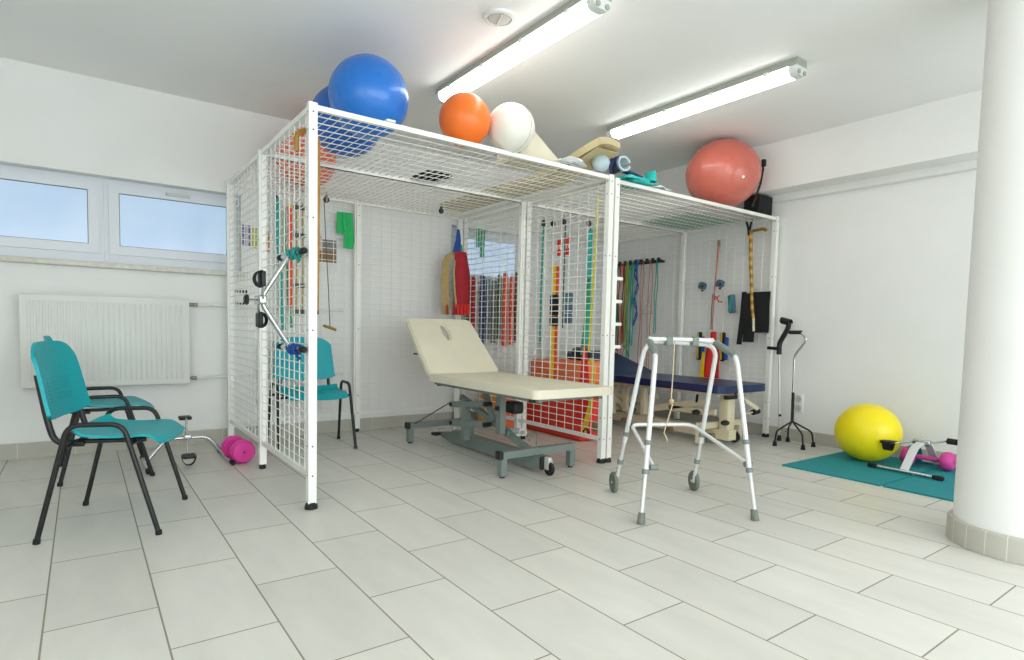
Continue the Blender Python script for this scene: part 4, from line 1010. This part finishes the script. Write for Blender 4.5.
for i, (y, z1, z0, m, nm, r_) in enumerate(ropes):
    t = thing('hanging_rope', nm + ' looped over the hook rail, ' + ['first from the front post', 'second from the front post', 'third from the front post', 'fourth from the front post', 'left of the blue ropes', 'just left of the blue tangle', 'touching the blue tangle', 'just right of the blue tangle', 'reaching far below the others', 'at the right end of the rail'][i], 'rope', (XP-.05, y, z0), group='ropes on the hook rail')
    q = MB(); h = z1-z0; a = .012+.004*(i % 3)
    q.tube([(0, -a, 0+.02)]+[(.008*math.sin(k*.8+i), -a+.004*math.sin(k*1.1+i), .03+(h-.05)*k/10) for k in range(1, 10)]+[(0, -a*.6, h-.01), (0, 0, h+.008), (0, a*.6, h-.01)]+[(-.006*math.sin(k*.9+i), a+.005*math.sin(k*.7+i*2), .03+(h-.05)*k/10) for k in range(9, 0, -1)]+[(0, a, .02), (0, 0, .0), (0, -a*.8, .012)], r_, 7)
    q.build('rope', m, t)
t = thing('hanging_rope', 'tangled blue rope hanging in loops from the middle of the hook rail', 'rope', (XP-.06, 1.54, .98))
q = MB(); q.tube([(.01*math.sin(k*.8), .025*math.sin(k*.75)*(1 if k < 20 else 1.2), .74-abs(20-k)/20*.0-(k if k < 20 else 40-k)*.036) for k in range(41)], .007, 7); q.tube([(0, .012*math.cos(k*2.2), .74-.0075*k) for k in range(30)], .009, 7); q.build('rope', 'rope_blue', t)
t = thing('trapeze_handle', 'wire triangle handle with a thin bar hanging below the pink ropes', 'handle', (XP-.03, 1.38, 1.13))
q = MB(); q.tube([(0, .085, 0), (0, -.06, .005)], .006, 8); q.build('bar', 'alu_grey', t)
q = MB(); q.tube([(0, .085, 0), (0, .0, .13), (0, -.06, .005)], .0025, 6); q.tube([(0, 0, .13), (0, 0, .2)], .0025, 6); q.build('wire', 'grey_grip', t)
t = thing('ring_handle', 'wooden stirrup handle hanging low on the rear right panel', 'handle', (XP-.05, 1.68, .62))
q = MB(); q.cyl((0, .05, 0), (0, -.05, 0), .012, 12); q.build('grip', 'wood_pale', t)
q = MB(); q.tube([(0, .045, 0), (0, .04, .07), (0, 0, .17), (0, -.04, .07), (0, -.045, 0)], .004, 6); q.build('loop', 'rope_dark', t)
q = MB(); q.tube([(0, 0, .17), (0, .01, .4), (0, .0, 1.05)], .004, 6); q.build('cord', 'strap_brown', t)

# white pegs on the front posts
for z, w in zip((1.30, 1.14, .98, .82), ('topmost', 'second', 'third', 'lowest')):
    t = thing('wall_peg', 'white peg on the middle front post, ' + w + ' of the four', 'peg', (2.108, .0, z), group='white pegs on the middle post')
    q = MB(); q.rbox((.032, 0, 0), (.075, .03, .024), .005, 2); q.bx(-.001, .004, -.02, .02, -.02, .02); q.build('peg_body', 'cage', t)
    q = MB(); q.rbox((.075, 0, .0), (.014, .02, .014), .005, 2); q.build('tip', 'black', t)

# ------------------------------------------------------------------ divider items
XD = 2.075
hang_strap('elastic_band', [(XD, .155, 1.90), (XD, .17, 1.5), (XD, .185, 1.2), (XD, .20, .83), (XD, .205, .78)], .02, 'band_lime', 'long yellow band hanging down the front of the divider panel', 'band', side=(0,1,0))
hang_strap('elastic_band', [(XD+.02, .25, 1.30), (XD+.02, .27, 1.0), (XD+.02, .30, .75)], .035, 'band_green', 'short green band knotted beside the yellow one on the divider', 'band', side=(0,1,0))
hang_strap('elastic_band', [(2.80, 1.0, 1.84), (2.80, 1.0, 1.2), (2.80, 1.0, .62)], .045, 'band_teal', 'wide teal band hanging from the lone pulley behind the divider', 'band', side=(.75,-.66,0))
hang_strap('elastic_band', [(2.50, 1.30, 1.85), (2.50, 1.31, 1.3), (2.50, 1.31, .80)], .018, 'band_teal', 'narrow teal band hanging from the leftmost pulley of the row', 'band', side=(.75,-.66,0))
hang_strap('elastic_band', [(2.58, 1.09, 1.85), (2.58, 1.09, 1.4), (2.58, 1.09, .95)], .012, 'dark_green', 'thin dark green cord hanging from the rightmost pulley of the row', 'cord', side=(.75,-.66,0))
t = thing('weight_strap', 'yellow and orange strap carrying black weights behind the divider panel', 'strap', (2.12, .66, .45))
q = MB(); q.strap([(0, .012, 1.0), (0, .012, .5), (0, .012, 0)], .035, .006, side=(0,1,0)); q.build('band', 'strap_yellow', t)
q = MB(); q.strap([(0.004, -.022, .98), (0.004, -.022, .5), (0.004, -.022, 0)], .03, .006, side=(0,1,0)); q.build('band', 'strap_orange', t)
q = MB()
for k in range(3): q.rbox((-.005, 0, .55+.085*k), (.03, .085, .078), .01, 2)
q.build('weight', 'black_cloth', t)
t = thing('cuff_weight', 'slate blue cuff weight hanging on the divider beside the black weights', 'weight', (2.11, .48, .98))
q = MB()
for k in range(3): q.rbox((0, 0, .04+.08*k), (.03, .07, .075), .01, 2)
q.build('cuff', 'slate', t)
for y, z, lb in ((.52, 1.58, 'right one of two small red clips on the divider panel'), (.62, 1.58, 'left one of two small red clips on the divider panel')):
    q = MB(); q.rbox((2.09, y-.03, z-.05), (.02, .03, .05), .006, 2); q.rbox((2.09, y-.03, z+.03), (.02, .03, .05), .006, 2); q.bx(2.088, 2.092, y-.034, y-.026, z-.04, z+.03)
    single('red_clip', q, 'strap_red', lb, 'clip', 'red clips')
# red and yellow sling low at the front of the divider
t = thing('red_sling', 'orange-red sling with a yellow strap hanging low at the front of the divider', 'sling', (2.10, .22, .13))
q = MB(); q.grid(lambda a, b_: (.01*math.sin(a*5+b_*3), .05+(a-.5)*(.035+.10*(1-b_)**.8)+.01*b_, .12+.57*b_), 8, 14, .010); q.build('flap', 'strap_red', t)
q = MB(); q.strap([(-.008, .0, .56), (-.012, -.045, .60), (-.012, -.06, .52), (-.01, -.05, .40), (-.012, -.035, .25), (-.012, .01, .10), (-.012, .02, .04)], .05, .008, side=(0,1,.2), widths=[.02, .03, .035, .03, .04, .045, .04]); q.build('strap', 'strap_yellow', t)
q = MB(); q.tube([(-.012, .03, .05), (-.012, .0, .02), (-.012, -.03, .05), (-.012, 0, .08), (-.012, .03, .05)], .009, 8); q.build('buckle', 'black', t)
q = MB(); q.sphere((.01, -.07, .10), .032, (.7, .9, 1.3), 14, 10); q.build('pad', 'cream_dark', t)

# cuff weights hanging on the back panel of the right cage (row)
wr = [(2.06, 'dark_green', 1.30, .86, 'dark green'), (2.13, 'strap_darkred', 1.36, .84, 'dark red'), (2.235, 'strap_navy', 1.38, .86, 'navy'), (2.30, 'slate', 1.36, .90, 'slate blue'), (2.375, 'grey_cloth', 1.34, .88, 'grey'),
      (2.44, 'dark_green', 1.40, .92, 'moss green'), (2.51, 'strap_orange', 1.42, .84, 'broad orange'), (2.59, 'strap_orange', 1.40, .86, 'narrow orange'), (2.66, 'strap_brown', 1.44, .88, 'brown')]
plc = ['leftmost', 'second', 'third', 'fourth', 'fifth', 'sixth', 'seventh', 'eighth', 'last']
for i, (x, m, z1, z0, nm) in enumerate(wr):
    z1 += .06; z0 -= .09
    t = thing('hanging_strap', nm+' strap below the third window, '+plc[i]+' in the row', 'strap', (x+.03, YB-.02, z0), group='row of straps below the third window')
    w = .04 if i % 2 else .05
    q = MB(); q.strap([(0, -.012, z1-z0), (.004*math.sin(i), -.016, (z1-z0)*.5), (0, -.012, 0)], w, .012, side=(1,0,0)); q.build('front_strap', m, t)
    q = MB(); q.strap([(.004, .0, z1-z0+.01), (0, .004, (z1-z0)*.5), (.01, .004, .06)], w*.8, .008, side=(1,0,0)); q.build('rear_strap', m, t)
    q = MB(); q.tube([(0, .01, z1-z0+.03), (0, -.02, z1-z0+.015), (0, -.03, z1-z0+.03)], .004, 6); q.build('hook', 'chrome', t)
t = thing('green_cloth', 'green cloth strip hanging in front of the third window', 'cloth', (2.27, YB-.01, 1.62))
q = MB(); q.grid(lambda a, b_: ((a-.5)*.05, .004*math.sin(b_*6), b_*.28), 4, 10, .004); q.build('front_fold', 'band_green', t)
q = MB(); q.grid(lambda a, b_: (-.05+(a-.5)*.04, .006, .10+b_*.18), 4, 8, .004); q.build('rear_fold', 'band_green', t)

# foam blocks behind the divider
def block(label, x0, x1, y0, y1, z0, z1, m, name='foam_block', r=.03, group='foam blocks behind the divider'):
    t = thing(name, label, 'foam block', ((x0+x1)/2, (y0+y1)/2, z0), group=group)
    q = MB(); q.rbox((0, 0, (z1-z0)/2), (x1-x0, y1-y0, z1-z0), r, 4); q.build('cover', m, t)
    q = MB(); h = (z1-z0)/2; q.tube([(-(x1-x0)/2-.001, -(y1-y0)/2+r, h), (-(x1-x0)/2-.001, (y1-y0)/2-r, h)], .003, 6); q.build('zip', m, t)
    return t
block('large red foam block standing on the floor behind the divider', 2.42, 2.80, .64, 1.42, 0, .47, 'foam_red')
block('orange foam block on top of the large red one, at its right', 2.44, 2.78, .68, 1.02, .47, .67, 'foam_orange')
block('salmon orange foam block on top of the large red one, at its left', 2.44, 2.78, 1.04, 1.38, .47, .66, 'foam_orange')
block('amber foam block on the floor at the back, seen under the cream table', 2.20, 2.55, 1.52, 1.90, 0, .34, 'foam_amber')
block('small orange foam block in front of the amber one, seen under the cream table', 2.13, 2.38, 1.40, 1.50, .0, .30, 'foam_orange', r=.02)
t = ball('pale lilac ball sitting on the floor pile behind the divider', (2.30, 1.36, .45), .085, 'lilac', rings=False, name='small_ball')
t.location.z = .34+.085-.085
t.location = (2.34, 1.66, .34)
t = thing('padded_roll', 'black padded roll lying on the orange foam behind the divider', 'roll', (2.60, .86, .67))
q = MB(); q.lathe([(.02, -.09), (.05, -.085), (.058, -.06), (.058, .06), (.05, .085), (.02, .09)], (0, 0, .058), (.2, 1, 0), 20); q.build('pad', 'black', t)

# ------------------------------------------------------------------ world, camera, view
w = bpy.data.worlds.new('daylight'); S.world = w; w.use_nodes = True
bg = w.node_tree.nodes['Background']; bg.inputs[0].default_value = (.86, .93, 1, 1); bg.inputs[1].default_value = SKY

cam = bpy.data.cameras.new('camera'); co = bpy.data.objects.new('camera', cam); COL.objects.link(co)
yaw, pit, rol = .629, -.061, -.023
c_, s_ = math.cos(yaw), math.sin(yaw)
fw, rt = V((s_, c_, 0)), V((c_, -s_, 0)); up = V((0, 0, 1))
cp, sp = math.cos(pit), math.sin(pit)
F2 = fw*cp+up*sp; U2_ = -fw*sp+up*cp
cr, sr = math.cos(rol), math.sin(rol)
Rr = rt*cr-U2_*sr; Ur = rt*sr+U2_*cr
m = Matrix((Rr, Ur, -F2)).transposed().to_4x4(); m.translation = V((-.922, -2.964, .927))
co.matrix_world = m
cam.sensor_width = 36; cam.lens = 591.5/1024*36; cam.shift_y = 35.5/1024; cam.clip_start = .05
S.camera = co
S.view_settings.view_transform = 'Standard'; S.view_settings.look = 'None'; S.view_settings.gamma = 1
S.view_settings.exposure = .14; S.view_settings.use_curve_mapping = False
